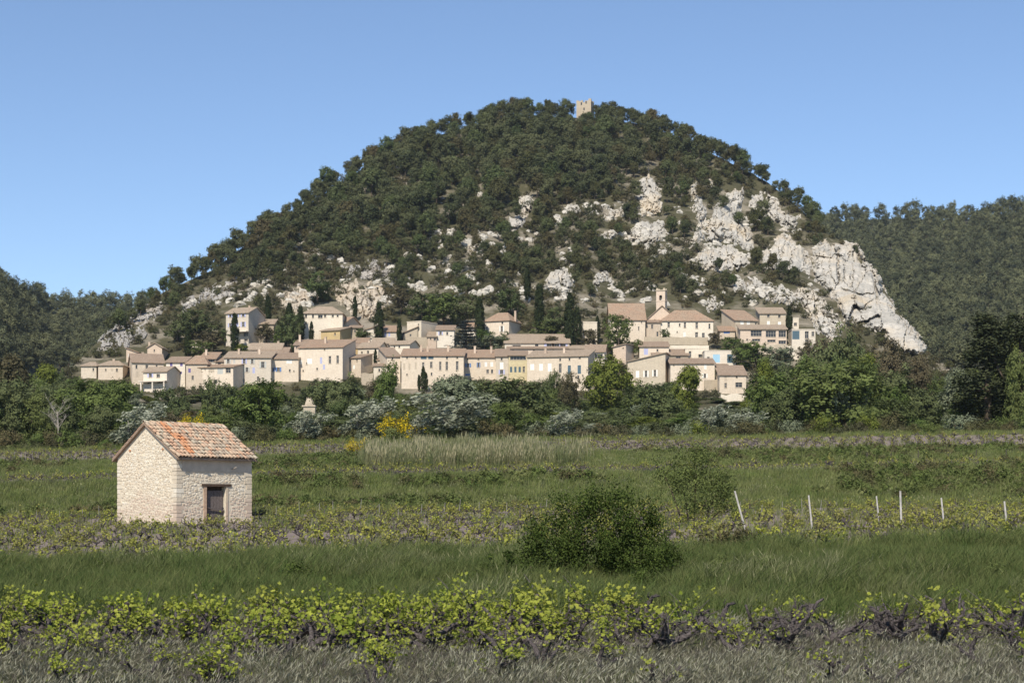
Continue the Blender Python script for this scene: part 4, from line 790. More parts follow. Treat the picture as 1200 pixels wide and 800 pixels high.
# bell tower
Yt = float(S(770, 365)) - 2; mt = Yt / F; e = empty("bell_tower", P(769, 365, Yt), math.radians(-18)); tag(e, "square stone bell tower with an arched bell opening beside the church", "bell tower")
wd = 10.6 * mt; hb = (365 - 352) * mt; ht = (365 - 341) * mt; hz = (365 - 339.5) * mt
tb = MB(); tb.box(0, wd, 0, wd, -6, hb - .3); tb.box(-.08, wd + .08, -.08, wd + .08, hb - .298, hb)
for (a, b) in ((0, wd * .33), (wd * .67, wd)):
    for (c, d) in ((0, wd * .33), (wd * .67, wd)): tb.box(a, b, c, d, hb + .002, ht - 1.2)
tb.box(0, wd, 0, wd, ht - 1.198, ht); link("wall", tb.mesh("tower_wall", M['pink']), e)
cb = MB()
for i in range(6):
    a0, a1 = math.pi * i / 6, math.pi * (i + 1) / 6; r_ = wd * .17; z0 = ht - 1.2 - wd * .17
    x0_, x1_ = wd / 2 + r_ * math.cos(a0), wd / 2 + r_ * math.cos(a1)
    cb.face([(x0_, 0.01, z0 + r_ * math.sin(a0)), (x0_, 0.01, ht - 1.19), (x1_, 0.01, ht - 1.19), (x1_, 0.01, z0 + r_ * math.sin(a1))])
link("arch", cb.mesh("arch", M['pink']), e)
tc_ = MB(); tc_.box(-.15, wd + .15, -.15, wd + .15, ht + .002, ht + .3)
for (a, c) in ((0, 0), (wd - .6, 0), (0, wd - .6), (wd - .6, wd - .6)): tc_.box(a, a + .6, c, c + .6, ht + .302, ht + .8)
link("cornice", tc_.mesh("cornice", M['stone']), e)
bl = MB(); bl.tube([(wd/2, wd/2, hb + 1.0), (wd/2, wd/2, hb + 1.15), (wd/2, wd/2, hb + 1.7), (wd/2, wd/2, hb + 2.0)], [.55, .45, .3, .08], 10); bl.tube([(wd*.3, wd/2, hb + 2.0), (wd*.7, wd/2, hb + 2.0)], [.08, .08], 6); link("bell", bl.mesh("bell", M['iron']), e)
HOUSE_RECTS.append((766, 784, 338, 366))
# ruined keep on the summit
Yk = float(S(684, 137)) - 3; mk = Yk / F; e = empty("ruined_keep", P(675.5, 138, Yk), math.radians(-14)); tag(e, "ruined square stone keep with broken top on the hill's summit", "tower")
tb = MB(); rng = np.random.default_rng(5); L = 17.5 * mk; Ht = 20.0 * mk
def ruin_side(p, q, n=7):
    p, q = Vector(p), Vector(q); tops = [Ht - rng.choice([0, 0, .25, .5, .9]) + (0.5 if i < 2 else 0) for i in range(n)]; nrm = Vector((q - p).normalized().cross(Vector((0, 0, 1)))) * -1.1
    for i in range(n):
        a, b = p.lerp(q, i / n), p.lerp(q, (i + 1) / n); z = Vector((0, 0, tops[i])); zb = Vector((0, 0, -5))
        tb.face([a + zb, b + zb, b + z, a + z]); tb.face([b + nrm + zb, a + nrm + zb, a + nrm + z, b + nrm + z]); tb.face([a + z, b + z, b + nrm + z, a + nrm + z])
        tb.face([a + zb, a + z, a + nrm + z, a + nrm + zb]); tb.face([b + z, b + zb, b + nrm + zb, b + nrm + z])
ruin_side((0, 0, 0), (L, 0, 0)); ruin_side((L, .01, 0), (L, L, 0)); ruin_side((L - .01, L, 0), (.01, L, 0)); ruin_side((0, L, 0), (0, .01, 0))
link("wall", tb.mesh("keep_wall", M['stone']), e)
ob = MB()
for (x, z) in ((L * .3, Ht * .72), (L * .62, Ht * .78), (L * .48, Ht * .4)): ob.box(x, x + .5, -.02, .3, z, z + 1.1)
link("opening", ob.mesh("keep_opening", M['glass']), e)
# cross on its crag
Yc = float(S(760, 206)) - 6; mc = Yc / F; e = empty("wayside_cross", P(760, 207, Yc)); tag(e, "small iron cross standing on top of a limestone crag", "cross")
cb = MB(); cb.box(-.5, .5, -.5, .5, -1, .9); cb.box(-.35, .35, -.35, .35, .902, 1.3); link("plinth", cb.mesh("plinth", M['stone']), e)
cb = MB(); cb.box(-.12, .12, -.1, .1, 1.302, 4.6); cb.box(-.95, -.122, -.1, .1, 3.3, 3.55); cb.box(.122, .95, -.1, .1, 3.3, 3.55); link("shaft", cb.mesh("shaft", M['iron']), e); e.scale = (.75, .75, .75)
# pale conical well hut in the trees below the village
Yw = 300.0; zw = CAMZ + (HZ - 475) / F * Yw; wx = (363 - CX) / F * Yw; e = empty("well_hut", (wx, Yw, zw)); tag(e, "pale truncated cone hut on a flat slab among the trees below the village", "hut")
cb = MB(); cb.tube([(0, 0, .02), (0, 0, .5), (0, 0, 1.5)], [1.05, .95, .62], 14); link("wall", cb.mesh("hut_wall", M['stone']), e)
cb = MB(); cb.box(-1.5, 1.3, -1.1, 1.1, -.3, 0); cb.box(-1.2, 1.2, -.9, .9, -9, -.352); link("slab", cb.mesh("slab", M['stone']), e)
cb = MB(); cb.tube([(0, 0, 1.502), (0, 0, 1.62)], [.72, .66], 14); link("cap", cb.mesh("hut_cap", M['stone']), e); e.scale = (.85, .85, .85)

# ------------------------------------------------------------------ stone cabin in the vineyard
def stone_mat():
    m, nt = new_mat('cabin_stone'); at = N(nt, "ShaderNodeAttribute", attribute_name="var"); n = noise_tex(nt, 9, 5, 0.65); n1 = noise_tex(nt, 0.5, 4, 0.6)
    c = ramp(nt, at.outputs['Fac'], [(0.0, (0.52, 0.43, 0.32)), (0.35, (0.62, 0.53, 0.405)), (0.7, (0.69, 0.61, 0.485)), (1.0, (0.75, 0.69, 0.58))])
    c = mix(nt, 0.6, c, ramp(nt, n, [(0.25, 0.62), (0.65, 1.0)]), 'MULTIPLY'); c = mix(nt, ramp(nt, n1, [(0.5, 0.0), (0.75, 0.4)]), c, (0.50, 0.37, 0.27))
    tc = nt.nodes.new("ShaderNodeTexCoord"); sp = nt.nodes.new("ShaderNodeSeparateXYZ"); nt.links.new(tc.outputs['Object'], sp.inputs[0])
    dz = N(nt, "ShaderNodeMath", operation='MULTIPLY_ADD'); nt.links.new(n1, dz.inputs[0]); dz.inputs[1].default_value = -2.4; nt.links.new(sp.outputs['Z'], dz.inputs[2])
    c = mix(nt, ramp(nt, dz.outputs[0], [(0.0, 0.5), (0.35, 0.0)]), c, (0.44, 0.315, 0.25))       # old damp stain over the foot of the walls
    finish(nt, c, 0.95, n, 0.5, 0.02, 0.1); return m
M['cstone'] = stone_mat()
M['mortar'] = plain('cabin_mortar', (0.60, 0.52, 0.40), 0.95, 0.22, 5, 0.6, 0.03)
M['render'] = plain('cabin_render', (0.50, 0.42, 0.33), 0.95, 0.15, 2.5, 0.4, 0.02)
M['wood'] = plain('grey_door_wood', (0.135, 0.11, 0.10), 0.85, 0.4, 14, 0.5, 0.01)
M['beam'] = plain('old_beam', (0.075, 0.05, 0.035), 0.9, 0.3, 8, 0.5, 0.02)
M['ctile'] = per_object('clay_tile', [(0.0, (0.44, 0.27, 0.18)), (0.2, (0.52, 0.34, 0.23)), (0.42, (0.54, 0.40, 0.28)), (0.6, (0.40, 0.30, 0.22)), (0.78, (0.47, 0.41, 0.31)), (0.92, (0.28, 0.22, 0.17)), (1.0, (0.58, 0.46, 0.34))], 0.95, 7, 0.5, 0.02, 0.45)
M['ctileO'] = per_object('new_clay_tile', [(0.0, (0.52, 0.22, 0.10)), (1.0, (0.48, 0.29, 0.18))], 0.9, 7, 0.4, 0.02, 0.3)
M['rooflath'] = plain('roof_underlay', (0.26, 0.19, 0.14), 0.95, 0.3, 6)
CL, CG, CYc = 4.4, 5.2, 82.0
cxw = (207 - CX) / F * CYc; cz0 = float(gz(cxw, CYc)) - 0.25; CH = 4.42 - cz0; AP = 1.58
cab = empty("stone_cabin", (cxw, CYc, cz0), math.radians(45)); tag(cab, "small gabled stone cabin with clay tile roof in the vineyard", "cabin")
DX0, DX1, DZ = 1.72, 2.86, 2.12
wb = MB(); opened_wall(wb, CL, -1, CH, [(DX0, DX1, -0.9, DZ)], .35)
wb.face([(CL, 0, -1), (CL, CG, -1), (CL, CG, CH), (CL, CG/2, CH + AP), (CL, 0, CH)]); wb.face([(0, CG, -1), (0, 0, -1), (0, 0, CH), (0, CG/2, CH + AP), (0, CG, CH)]); wb.face([(CL, CG, -1), (0, CG, -1), (0, CG, CH), (CL, CG, CH)])
wo = link("wall", wb.mesh("cabin_wall", M['mortar']), cab)
def rubble(W_, inside_fn, to3, seed, rel=.022):
    rng = np.random.default_rng(seed); v = []; f = []; var = []; t = 0.02
    while t < 6:
        ch = rng.uniform(.08, .145); s = -rng.uniform(0, .12); ph = rng.uniform(0, 6.28)
        while s < W_:
            wd = rng.uniform(.07, .27); cs, ct = s + wd / 2, t + ch / 2 + rng.normal() * .03 + .05 * math.sin(s * 2.3 + ph * .25); hw, hh = wd / 2 * .95, ch / 2 * rng.uniform(.6, 1.25)
            if inside_fn(cs - hw, ct) and inside_fn(cs + hw, ct) and inside_fn(cs, ct + hh):
                k = len(v); n = 8; pr = rng.uniform(.4, 1) * rel; rot = rng.normal() * .2
                for ring, (sc_, d) in enumerate(((1.0, -.005), (.72, pr))):
                    for i in range(n):
                        a = 2 * math.pi * (i + .5) / n; x = math.copysign(abs(math.cos(a)) ** .55, math.cos(a)) * hw; y = math.copysign(abs(math.sin(a)) ** .55, math.sin(a)) * hh
                        x *= rng.uniform(.74, 1.04); y *= rng.uniform(.74, 1.04); v.append(to3(cs + (x - y * rot) * sc_, ct + (y + x * rot) * sc_, d))
                for i in range(n): j = (i + 1) % n; f.append((k + i, k + j, k + n + j, k + n + i)); var.append(0)
                f.append(tuple(k + n + i for i in range(n))); var.append(0); vr = rng.uniform(0, 1)
                for q in range(n + 1): var[-1 - q] = vr
            s += wd
        t += ch
    me = bpy.data.meshes.new("wall_stones"); me.from_pydata(v, [], f); me.materials.append(M['cstone']); me.update()
    me.attributes.new("var", 'FLOAT', 'FACE').data.foreach_set("value", np.array(var, dtype=np.float32)); return me
o = link("wall_stone", rubble(CL, lambda s, t: 0.3 < s < CL - .3 and t < CH - .78 + .06 * math.sin(s * 3) and not (DX0 - .16 < s < DX1 + .14 and t < DZ + .2), lambda s, t, d: (s, -d, t), 1), wo); o["kind"] = "stuff"
o = link("wall_stone", rubble(CG, lambda s, t: 0.3 < s < CG - .3 and t < CH - .12 + AP * (1 - abs(s - CG/2) / (CG/2)) - .1, lambda s, t, d: (-d, CG - s, t), 2), wo); o["kind"] = "stuff"
# corner stones
rng = np.random.default_rng(3); z = -.3; i = 0
while z < CH - .3:
    hh = rng.uniform(.15, .25); a, b = (.42, .27) if i % 2 else (.27, .42); a *= rng.uniform(.85, 1.1); b *= rng.uniform(.85, 1.1); j = rng.uniform(.01, .03, 4)
    q = MB(); q.box(-j[0], a, -j[1], b, z + .012, z + hh - .012); 
    me = q.mesh("corner_stone", M['cstone']); me.attributes.new("var", 'FLOAT', 'FACE').data.foreach_set("value", np.full(6, rng.uniform(.2, .9), dtype=np.float32)); link("corner_stone", me, wo)
    q = MB(); q.box(CL - a, CL + j[2], -j[3], b, z + .012, z + hh - .012)
    me = q.mesh("corner_stone", M['cstone']); me.attributes.new("var", 'FLOAT', 'FACE').data.foreach_set("value", np.full(6, rng.uniform(.1, .7), dtype=np.float32)); link("corner_stone", me, wo)
    q = MB(); q.box(-j[1], a, CG - b, CG + j[0], z + .012, z + hh - .012)
    me = q.mesh("corner_stone", M['cstone']); me.attributes.new("var", 'FLOAT', 'FACE').data.foreach_set("value", np.full(6, rng.uniform(.3, .9), dtype=np.float32)); link("corner_stone", me, wo)
    z += hh; i += 1
# render band under the eave, jambs, lintel, door
q = MB(); q.box(.3, CL - .05, -.03, -.004, CH - .76, CH - .03); link("render_band", q.mesh("render_band", M['render']), wo)
q = MB(); q.box(DX0 - .17, DX0 - .003, -.035, .30, -.5, DZ - .003); link("door_jamb", q.mesh("door_jamb", plain('brick_jamb', (0.42, 0.29, 0.20), .9, .25, 6)), wo)
q = MB(); q.box(DX1 + .003, DX1 + .13, -.035, .30, -.5, DZ - .003); link("door_jamb", q.mesh("door_jamb", M['cstone']), wo)
q = MB(); q.box(DX0 - .3, DX1 + .3, -.06, .3, DZ, DZ + .13); link("lintel", q.mesh("lintel", M['beam']), wo)
do = empty("door", (DX0, .17, 0), 0, None, cab)
wdt = (DX1 - DX0 - .22) / 5
q = MB(); q.box(.02, .16, .0, .05, -.5, DZ - .04); link("door_post", q.mesh("door_post", M['beam']), do)
for i in range(5):
    q = MB(); x = .17 + i * wdt; q.box(x + .006, x + wdt - .006, rng.uniform(-.008, .008), .045, -.45, DZ - .16 - rng.uniform(0, .06)); link("plank", q.mesh("plank", M['wood']), do)
def bar(a, b, th, mat, nm):
    q = MB(); q.tube([a, b], [th, th], 4); link(nm, q.mesh(nm, mat), do)
bar((-.05, -.10, 1.12), (1.12, -.06, .92), .035, M['wood'], "brace"); bar((.12, -.06, .66), (1.25, -.14, .42), .04, M['beam'], "brace")
q = MB(); q.tube([(DX1 - .1, .08, 1.05), (DX1 - .1, .12, 1.05)], [.05, .05], 8); link("lock", q.mesh("lock", M['iron']), cab)
q = MB(); q.face([(DX0, .34, -.9), (DX1, .34, -.9), (DX1, .34, DZ), (DX0, .34, DZ)]); link("door_back", q.mesh("door_back", M['beam']), cab)
for (y, zz) in ((CG - 1.15, CH + .34), (1.15, CH + .34)):
    q = MB(); q.tube([(-.05, y, zz), (.1, y, zz)], [.06, .06], 8); link("vent_pipe", q.mesh("vent_pipe", M['ctileO']), wo)
q = MB(); q.box(1.28, 1.44, -.012, .02, .42, .58); link("wall_hole", q.mesh("wall_hole", M['beam']), wo)
q = MB(); q.tube([(3.2, -.02, CH - .6), (3.3, -.3, CH - .5)], [.03, .03], 6); link("eave_peg", q.mesh("eave_peg", M['palebark']), wo)
# roof
OV, VG = .30, .16; sl = AP / (CG / 2); SLEN = math.hypot(CG/2 + OV, AP + sl * OV); ang = math.atan(sl)
rb = MB(); zt = CH + .08
rb.slab([(-VG, -OV, zt - sl*OV), (CL+VG, -OV, zt - sl*OV), (CL+VG, CG/2, zt + AP), (-VG, CG/2, zt + AP)], .09)
rb.slab([(-VG, CG/2, zt + AP - .003), (CL+VG, CG/2, zt + AP - .003), (CL+VG, CG+OV, zt - sl*OV), (-VG, CG+OV, zt - sl*OV)], .09)
ro = link("roof", rb.mesh("cabin_roof", M['rooflath']), cab)
def tile_mesh(seed, mat):
    rng = np.random.default_rng(seed); mb = MB(); n = 6
    for (y, r, lz) in ((-.02, .100, .035), (.45, .082, .0)):
        for th in (0, .016):
            for i in range(n + 1):
                a = math.pi * i / n; mb.v.append((math.cos(a) * (r - th), y, math.sin(a) * (r - th) * .85 + lz + rng.normal() * .002))
    g = n + 1
    for i in range(n): mb.f += [(i, i+1, 2*g+i+1, 2*g+i), (g+i+1, g+i, 3*g+i, 3*g+i+1), (i+1, i, g+i, g+i+1)]; mb.m += [0, 0, 0]
    return mb.mesh("roof_tile", mat, True)
TM = [tile_mesh(i, M['ctile']) for i in range(4)]; TO = tile_mesh(9, M['ctileO'])
ncol = int((CL + 2 * VG) / .2); nrow = 10; ex = (SLEN - .05) / nrow; back = MB()
for c in range(ncol):
    x = -VG + .1 + c * (CL + 2 * VG - .2) / (ncol - 1)
    for r_ in range(nrow):
        t = r_ * ex + .0; y = -OV - .05 + t * math.cos(ang) + R.normal() * .008; zz = zt - sl * OV + .012 + t * math.sin(ang)
        org = (c in (4, 5) and r_ > 0 and R.uniform() < .85) or (c == 6 and 3 < r_ < 7) or (c == 16 and r_ == 2) or R.uniform() < .006
        o = link("roof_tile", TO if org else TM[int(R.integers(0, 4))], ro, (x + R.normal() * .014, y + R.normal() * .02, zz + R.uniform(-.006, .012))); o.rotation_euler = (ang + R.normal() * .03, R.normal() * .06, R.normal() * .05)
        for i in range(4):
            a0, a1 = math.pi * i / 4, math.pi * (i + 1) / 4; yb = CG + OV - t * math.cos(ang); ye_ = yb - .4 * math.cos(ang); z1 = zz + .4 * math.sin(ang)
            back.face([(x + .09*math.cos(a0), yb, zz + .09*math.sin(a0) + .03), (x + .09*math.cos(a1), yb, zz + .09*math.sin(a1) + .03), (x + .08*math.cos(a1), ye_, z1 + .08*math.sin(a1)), (x + .08*math.cos(a0), ye_, z1 + .08*math.sin(a0))])
o = link("back_slope_tiles", back.mesh("back_slope_tiles", M['ctile']), ro); o["kind"] = "stuff"
for i in range(12):
    x = -VG + i * (CL + 2 * VG) / 12; o = link("ridge_tile", TM[i % 4], ro, (x - .02, CG/2, zt + AP + .015)); o.rotation_euler = (0, .02 * R.normal(), -math.pi / 2 + .03 * R.normal()); o.scale = (1.25, .95, 1.1)

# ------------------------------------------------------------------ trees
PINES = [proto_pine(i) for i in range(4)] + [proto_pine(4, 9, 'shrubO'), proto_pine(5, 10.5, 'oakD')]; FARP = [proto_pine(20 + i, 9, 'farpine', 90, 22) for i in range(3)]
SHD = [proto_shrub(30 + i) for i in range(3)]; SHO = [proto_shrub(40 + i, 2.0, 'shrubO') for i in range(3)]
TREE_PX = []
# --- hill forest
FB = np.array([(100, 400), (150, 378), (190, 360), (250, 334), (330, 312), (400, 298), (480, 284), (560, 266), (620, 255), (700, 246), (740, 222), (790, 210), (812, 212), (840, 205), (870, 214), (905, 240), (940, 262), (975, 285), (1000, 296)], float)
def in_rock(u, py):
    for p, v in zip(ROCKS, VEG):
        if inside(np.array([u]), np.array([py]), p)[0]: return R.uniform() > v
    return False
def in_house(u, py, m_=0): return any(a - m_ < u < b + m_ and c - m_ < py < d + m_ for a, b, c, d in HOUSE_RECTS)
pu, pp, ps = [], [], []; su, sp_, ss, sk = [], [], [], []
for py in np.arange(118, 420, 6.2):
    for u in np.arange(95, 1100, 13.0):
        a, b = u + R.uniform(-6, 6), py + R.uniform(-3, 3); sk_ = skyl(a)
        if b < sk_ - 1.5 or b > 415: continue
        fb = np.interp(a, FB[:, 0], FB[:, 1]); rk = in_rock(a, b + 2)
        if rk: continue
        clr = clearing(a, b) if 215 < b < 350 else -1
        if clr > .32 and R.uniform() < .85: continue
        if b < fb + R.normal() * 8:
            if a > 975: continue
            if R.uniform() < .92: pu.append(a); pp.append(b); ps.append(R.uniform(.55, 1.35) * (1.0 if b < fb - 12 else .75) * (.8 if b < sk_ + 22 else 1))
        elif b < 350 and R.uniform() < (.42 if b < 325 else .2) and not in_rock(a, b - 8) and not in_house(a, b, 3):
            pu.append(a); pp.append(b); ps.append(R.uniform(.4, .8))
for py in np.arange(135, 470, 4.3):
    for u in np.arange(60, 1150, 8.0):
        a, b = u + R.uniform(-5, 5), py + R.uniform(-2.5, 2.5)
        if b < skyl(a) + 2: continue
        fb = np.interp(a, FB[:, 0], FB[:, 1])
        if b < fb - 14 and R.uniform() < .6: continue
        if in_rock(a, b) or (b < 345 and a > 700 and in_rock(a, b - 5)): continue
        if in_house(a, b, 2) or in_house(a, b - 6, 1): continue
        if 215 < b < 350 and clearing(a, b) > .32 and R.uniform() < .7: continue
        nz = noise.fractal(Vector((a * .022, b * .04, 9.3)), .7, 2.0, 3)
        if nz < -.3 and R.uniform() < .6: continue
        if R.uniform() < .92: su.append(a); sp_.append(b); ss.append(R.uniform(.7, 2.0) * (1.0 if b < 340 else .75)); sk.append(0 if R.uniform() < .6 else 1)
# big ledge trees on and around the cliffs
for (a, b, s) in [(893, 262, 1.0), (886, 272, .9), (900, 276, .8), (905, 322, .75), (918, 330, .8), (930, 330, .6), (842, 320, .6), (950, 262, .7), (958, 272, .6), (1003, 300, .45), (820, 235, .6), (865, 268, .6)]:
    pu.append(a); pp.append(b); ps.append(s)
for (a, b, s) in [(690, 147, .55), (664, 139, .8), (645, 139, .9), (600, 139, .95), (585, 142, .9), (618, 139, .85), (700, 141, .7), (712, 143, .85), (727, 145, .8), (742, 147, .75), (765, 150, .8)]:
    pu.append(a); pp.append(b); ps.append(s)
for a in np.arange(130, 968, 12):
    a = a + R.uniform(-3, 3); pu.append(a); pp.append(skyl(a) + R.uniform(0, 5)); ps.append(R.uniform(.6, .95) * (.75 if a < 230 or a > 900 else 1))
pu, pp, ps = map(np.array, (pu, pp, ps))
ok = ~((abs(pu - 684) < 12) & (pp < 152) & (ps > .56)); ok &= ~((abs(pu - 760) < 14) & (pp > 196) & (pp < 226)); pu, pp, ps = pu[ok], pp[ok], ps[ok]
pos = hillP(pu, np.maximum(pp, skyl(pu))); pos[:, 2] -= .15
rank = np.argsort(-ps / pos[:, 1]); one = rank[:285]; rest = rank[285:]; reps = {}
for i in one:
    k = int(R.choice(6, p=[.2, .2, .2, .2, .1, .1])); e, ch = plant("pine_tree", {4: "lighter olive green tree in the wood on the village hill", 5: "fresher green tall tree in the wood on the village hill"}.get(k, "dark green pine tree in the wood on the village hill"), "tree", "pines on the village hill", PINES[k], pos[i], float(ps[i]) , R.uniform(0, 6.28)); reps.setdefault(k, ch)
scatter("pine_forest", "dense dark green pine wood covering the village hill", "forest", pos[rest], rotz(len(rest), .04), ps[rest], R.choice(6, len(rest), p=[.2, .2, .2, .2, .1, .1]), [reps[k] for k in range(6)])
su, sp_, ss, sk = map(np.array, (su, sp_, ss, sk)); pos = hillP(su, sp_); pos[:, 2] -= .1
rank = np.argsort(-ss / pos[:, 1]); one = rank[:240]; rest = rank[240:]; reps = {}
for i in one:
    k = int(sk[i] * 3 + R.integers(0, 3)); e, ch = plant("hillside_shrub", ["dark evergreen shrub on the rocky slope", "olive green shrub on the rocky slope"][sk[i]], "shrub", "shrubs on the rocky slope", (SHD + SHO)[k], pos[i], float(ss[i]), R.uniform(0, 6.28), ("foliage", "stem")); reps.setdefault(k, ch)
scatter("hillside_scrub", "low evergreen scrub spread over the rocky slope", "scrub", pos[rest], rotz(len(rest), .06), ss[rest], np.clip(sk[rest] * 3 + R.integers(0, 3, len(rest)), 0, 5), [reps[k] for k in range(6)])
# --- far hills
fu, fp = [], []
for py in np.arange(232, 440, 4.4):
    for u in list(np.arange(-330, 185, 10.5)) + list(np.arange(930, 1540, 10.5)):
        a, b = u + R.uniform(-5, 5), py + R.uniform(-2, 2)
        if b > bgsky(a) - .8: fu.append(a); fp.append(b)
fu, fp = np.array(fu), np.array(fp); Y = bgY(fu, np.maximum(fp, bgsky(fu))); fpos = np.stack([(fu - CX) / F * Y, Y, CAMZ + (HZ - np.maximum(fp, bgsky(fu))) / F * Y], -1)
fs = R.uniform(.85, 1.5, len(fu)); reps = []
inv = np.argsort(Y + 5000 * ((fu < 0) | (fu > 1200)))[:40]
for j, i in enumerate(inv):
    e, ch = plant("far_tree", "dark tree in the woods on the far hills behind the village", "tree", "trees on the far hills", FARP[j % 3], fpos[i], float(fs[i]), R.uniform(0, 6.28))
    if j < 3: reps.append(ch)
msk = np.ones(len(fu), bool); msk[inv] = False
scatter("far_forest", "continuous dark forest on the far hills left and right", "forest", fpos[msk], rotz(msk.sum(), .03), fs[msk], R.integers(0, 3, msk.sum()), reps)

# --- cypresses, cedar and garden trees of the village
CYP = [proto_cypress(i, 9, wd) for i, wd in ((60, .10), (61, .12), (62, .085))]
VOAK = {k: [proto_oak(70 + 5 * j + i, 9, k, 130, 24, .45, .028, .15) for i in range(2)] for j, k in enumerate(('oakD', 'oakG', 'oakY', 'oakB', 'olive'))}
def hill_tree(name, label, proto, u, pt, pb, wpx=None, group=None, dY=0.0, base_h=9.0, base_w=None, cat="tree"):
    Y = float(S(u, pb)) - 1 + dY; m_ = Y / F; hgt = (pb - pt) * m_; s = hgt / base_h; sx = s if wpx is None or base_w is None else (wpx * m_) / base_w
    e, _ = plant(name, label, cat, group, proto, P(u, pb, Y), (sx, sx, s), R.uniform(0, 6.28)); return e
for i, (u, pt, pb, lab) in enumerate([(275, 369, 411, "tall dark cypress in front of the white upslope house"), (220, 388, 418, "slim cypress left of the white upslope house"), (314, 346, 384, "cypress behind the stone annex with orange chimney"),
        (416, 348, 372, "lone cypress against the ochre cliff"), (444, 356, 400, "cypress beside the single-pitch white house"), (468, 374, 402, "slim cypress right of the orange-roofed house"), (440, 410, 428, "small cypress in front of the pale square house"),
        (352, 361, 400, "cypress left of the hipped villa"), (339, 355, 398, "slim cypress by the dark round trees"), (365, 378, 402, "short broad cypress in front of the villa's lower wing"), (496, 431, 456, "thin cypress before the long palace front"), (491, 439, 456, "shorter thin cypress before the palace front"), (499.5, 438, 456, "smallest thin cypress before the palace front"),
        (562, 352, 398, "dark columnar tree left of the hipped red-roofed house"), (632, 333, 386, "tall cypress on the slope above the wide villa"), (668, 346, 404, "cypress between the wide villa and the roofless ruin"), (676, 362, 404, "second cypress beside the roofless ruin"), (618, 314, 350, "cypress high on the rocky slope"), (925, 361, 393, "broad cypress between the tall stone house and the glass-fronted house"), (700, 372, 398, "thin cypress next to the church nave")]):
    hill_tree("cypress_tree", lab, CYP[i % 3], u, pt, pb + 2, None, "cypresses of the village", -1.5)
ced = proto_conifer(90, 10, .42, 'cedar', 10, -.12, 90, .018)
hill_tree("cedar_tree", "blue grey cedar with spreading boughs in the village middle", ced, 546, 376, 414, 58, None, -1, 10, 8.4)
GT = [("oakD", 598, 336, 366, 40, "dark round tree behind the hipped red-roofed house"), ("oakD", 338, 362, 408, 34, "large dark round tree left of the villa"), ("oakD", 262, 384, 400, 26, "dark tree left of the white upslope house"), ("oakG", 725, 366, 412, 46, "big green tree in front of the church nave"),
      ("oakG", 568, 385, 406, 30, "pale green garden tree above the row houses"), ("oakD", 588, 388, 408, 20, "round clipped tree below the hipped red-roofed house"), ("olive", 575, 393, 410, 34, "grey green shrubby tree beside the cedar"), ("oakB", 250, 388, 412, 44, "brownish blossoming tree below the rock band"),
      ("oakG", 232, 398, 418, 40, "light green tree left of the tall upslope cypress"), ("oakY", 284, 402, 416, 18, "yellow-green shrub beside the tall upslope cypress"), ("oakB", 312, 378, 400, 26, "brown-leaved tree in front of the stone annex"), ("oakG", 326, 385, 404, 22, "green tree right of the stone annex"), ("oakD", 232, 360, 392, 52, "dark thicket tree on the slope below the rock band"),
      ("oakD", 208, 372, 398, 36, "dark tree over the leftmost roofs"), ("oakB", 645, 394, 408, 24, "brown bush tree behind the wide villa"), ("oakB", 690, 386, 406, 30, "bare brownish tree beside the roofless ruin"), ("oakD", 650, 362, 392, 40, "dark tree between the two slope cypresses"), ("oakG", 640, 376, 394, 44, "light green tree above the wide villa's roof"),
      ("oakG", 858, 394, 412, 34, "green hedge tree below the reddish pink roof"), ("oakD", 868, 400, 426, 32, "dark garden tree under the gallery house"), ("oakG", 885, 402, 430, 46, "green tree under the gallery house arches"), ("olive", 910, 406, 432, 46, "grey green tree under the gallery house's right arches"), ("oakB", 945, 398, 425, 26, "brownish tree at the glass-fronted house"), ("oakD", 780, 384, 396, 14, "small round dark tree at the presbytery door"),
      ("oakB", 838, 390, 404, 22, "brown bush at the presbytery corner"), ("oakD", 495, 340, 372, 50, "dark tree on the slope above the cream block house"), ("oakG", 520, 345, 378, 54, "green tree on the slope above the white cedar house"), ("oakD", 545, 345, 380, 44, "dark tree on the slope above the cedar"), ("oakB", 470, 335, 365, 40, "brown-green tree on the slope right of the ochre face"), ("oakD", 372, 320, 352, 44, "dark tree between the two ochre rock faces"), ("oakD", 425, 384, 398, 24, "dark shrub tree under the ochre face"),
      ("oakG", 748, 398, 416, 14, "yellow green ivy mass on the ivy-fringed house")]
for (k, u, pt, pb, wpx, lab) in GT:
    hill_tree("garden_tree", lab, VOAK[k][int(R.integers(0, 2))], u, pt, pb + 1, wpx, "garden trees among the houses", -2.0, 8.6, 8.6)

# --- tree belt below the village
BELT = {k: [proto_oak(120 + 7 * j + i, 9, k, 260, 36, .46, .021, .12) for i in range(3)] for j, k in enumerate(('oakD', 'oakG', 'oakY', 'oakB', 'olive'))}
SILV = [proto_windblown(170 + i) for i in range(4)]
def belt_z(u, x, Y):
    z = float(gz(x, Y)); py = 530 - (Y - 235) / 187 * 70
    return max(z, CAMZ + (HZ - py) / F * Y) if 235 < Y < 425 and skyl(u) < py else z
def belt_tree(k, u, pt, wpx, Y, label, group=None, name="broadleaf_tree"):
    x = (u - CX) / F * Y; z = belt_z(u, x, Y); m_ = Y / F; top = CAMZ + (HZ - pt) * m_; hgt = max(1.5, top - z)
    if k == 'silver': pr, bh, bw = SILV[int(R.integers(0, 4))], 5.8, 4.4
    else: pr, bh, bw = BELT[k][int(R.integers(0, 3))], 8.7, 8.6
    sx = wpx * m_ / bw; plant(name, label, "tree", group, pr, (x, Y, z), (sx, sx, hgt / bh), R.uniform(0, 6.28) if k != 'silver' else R.uniform(-.4, .4))
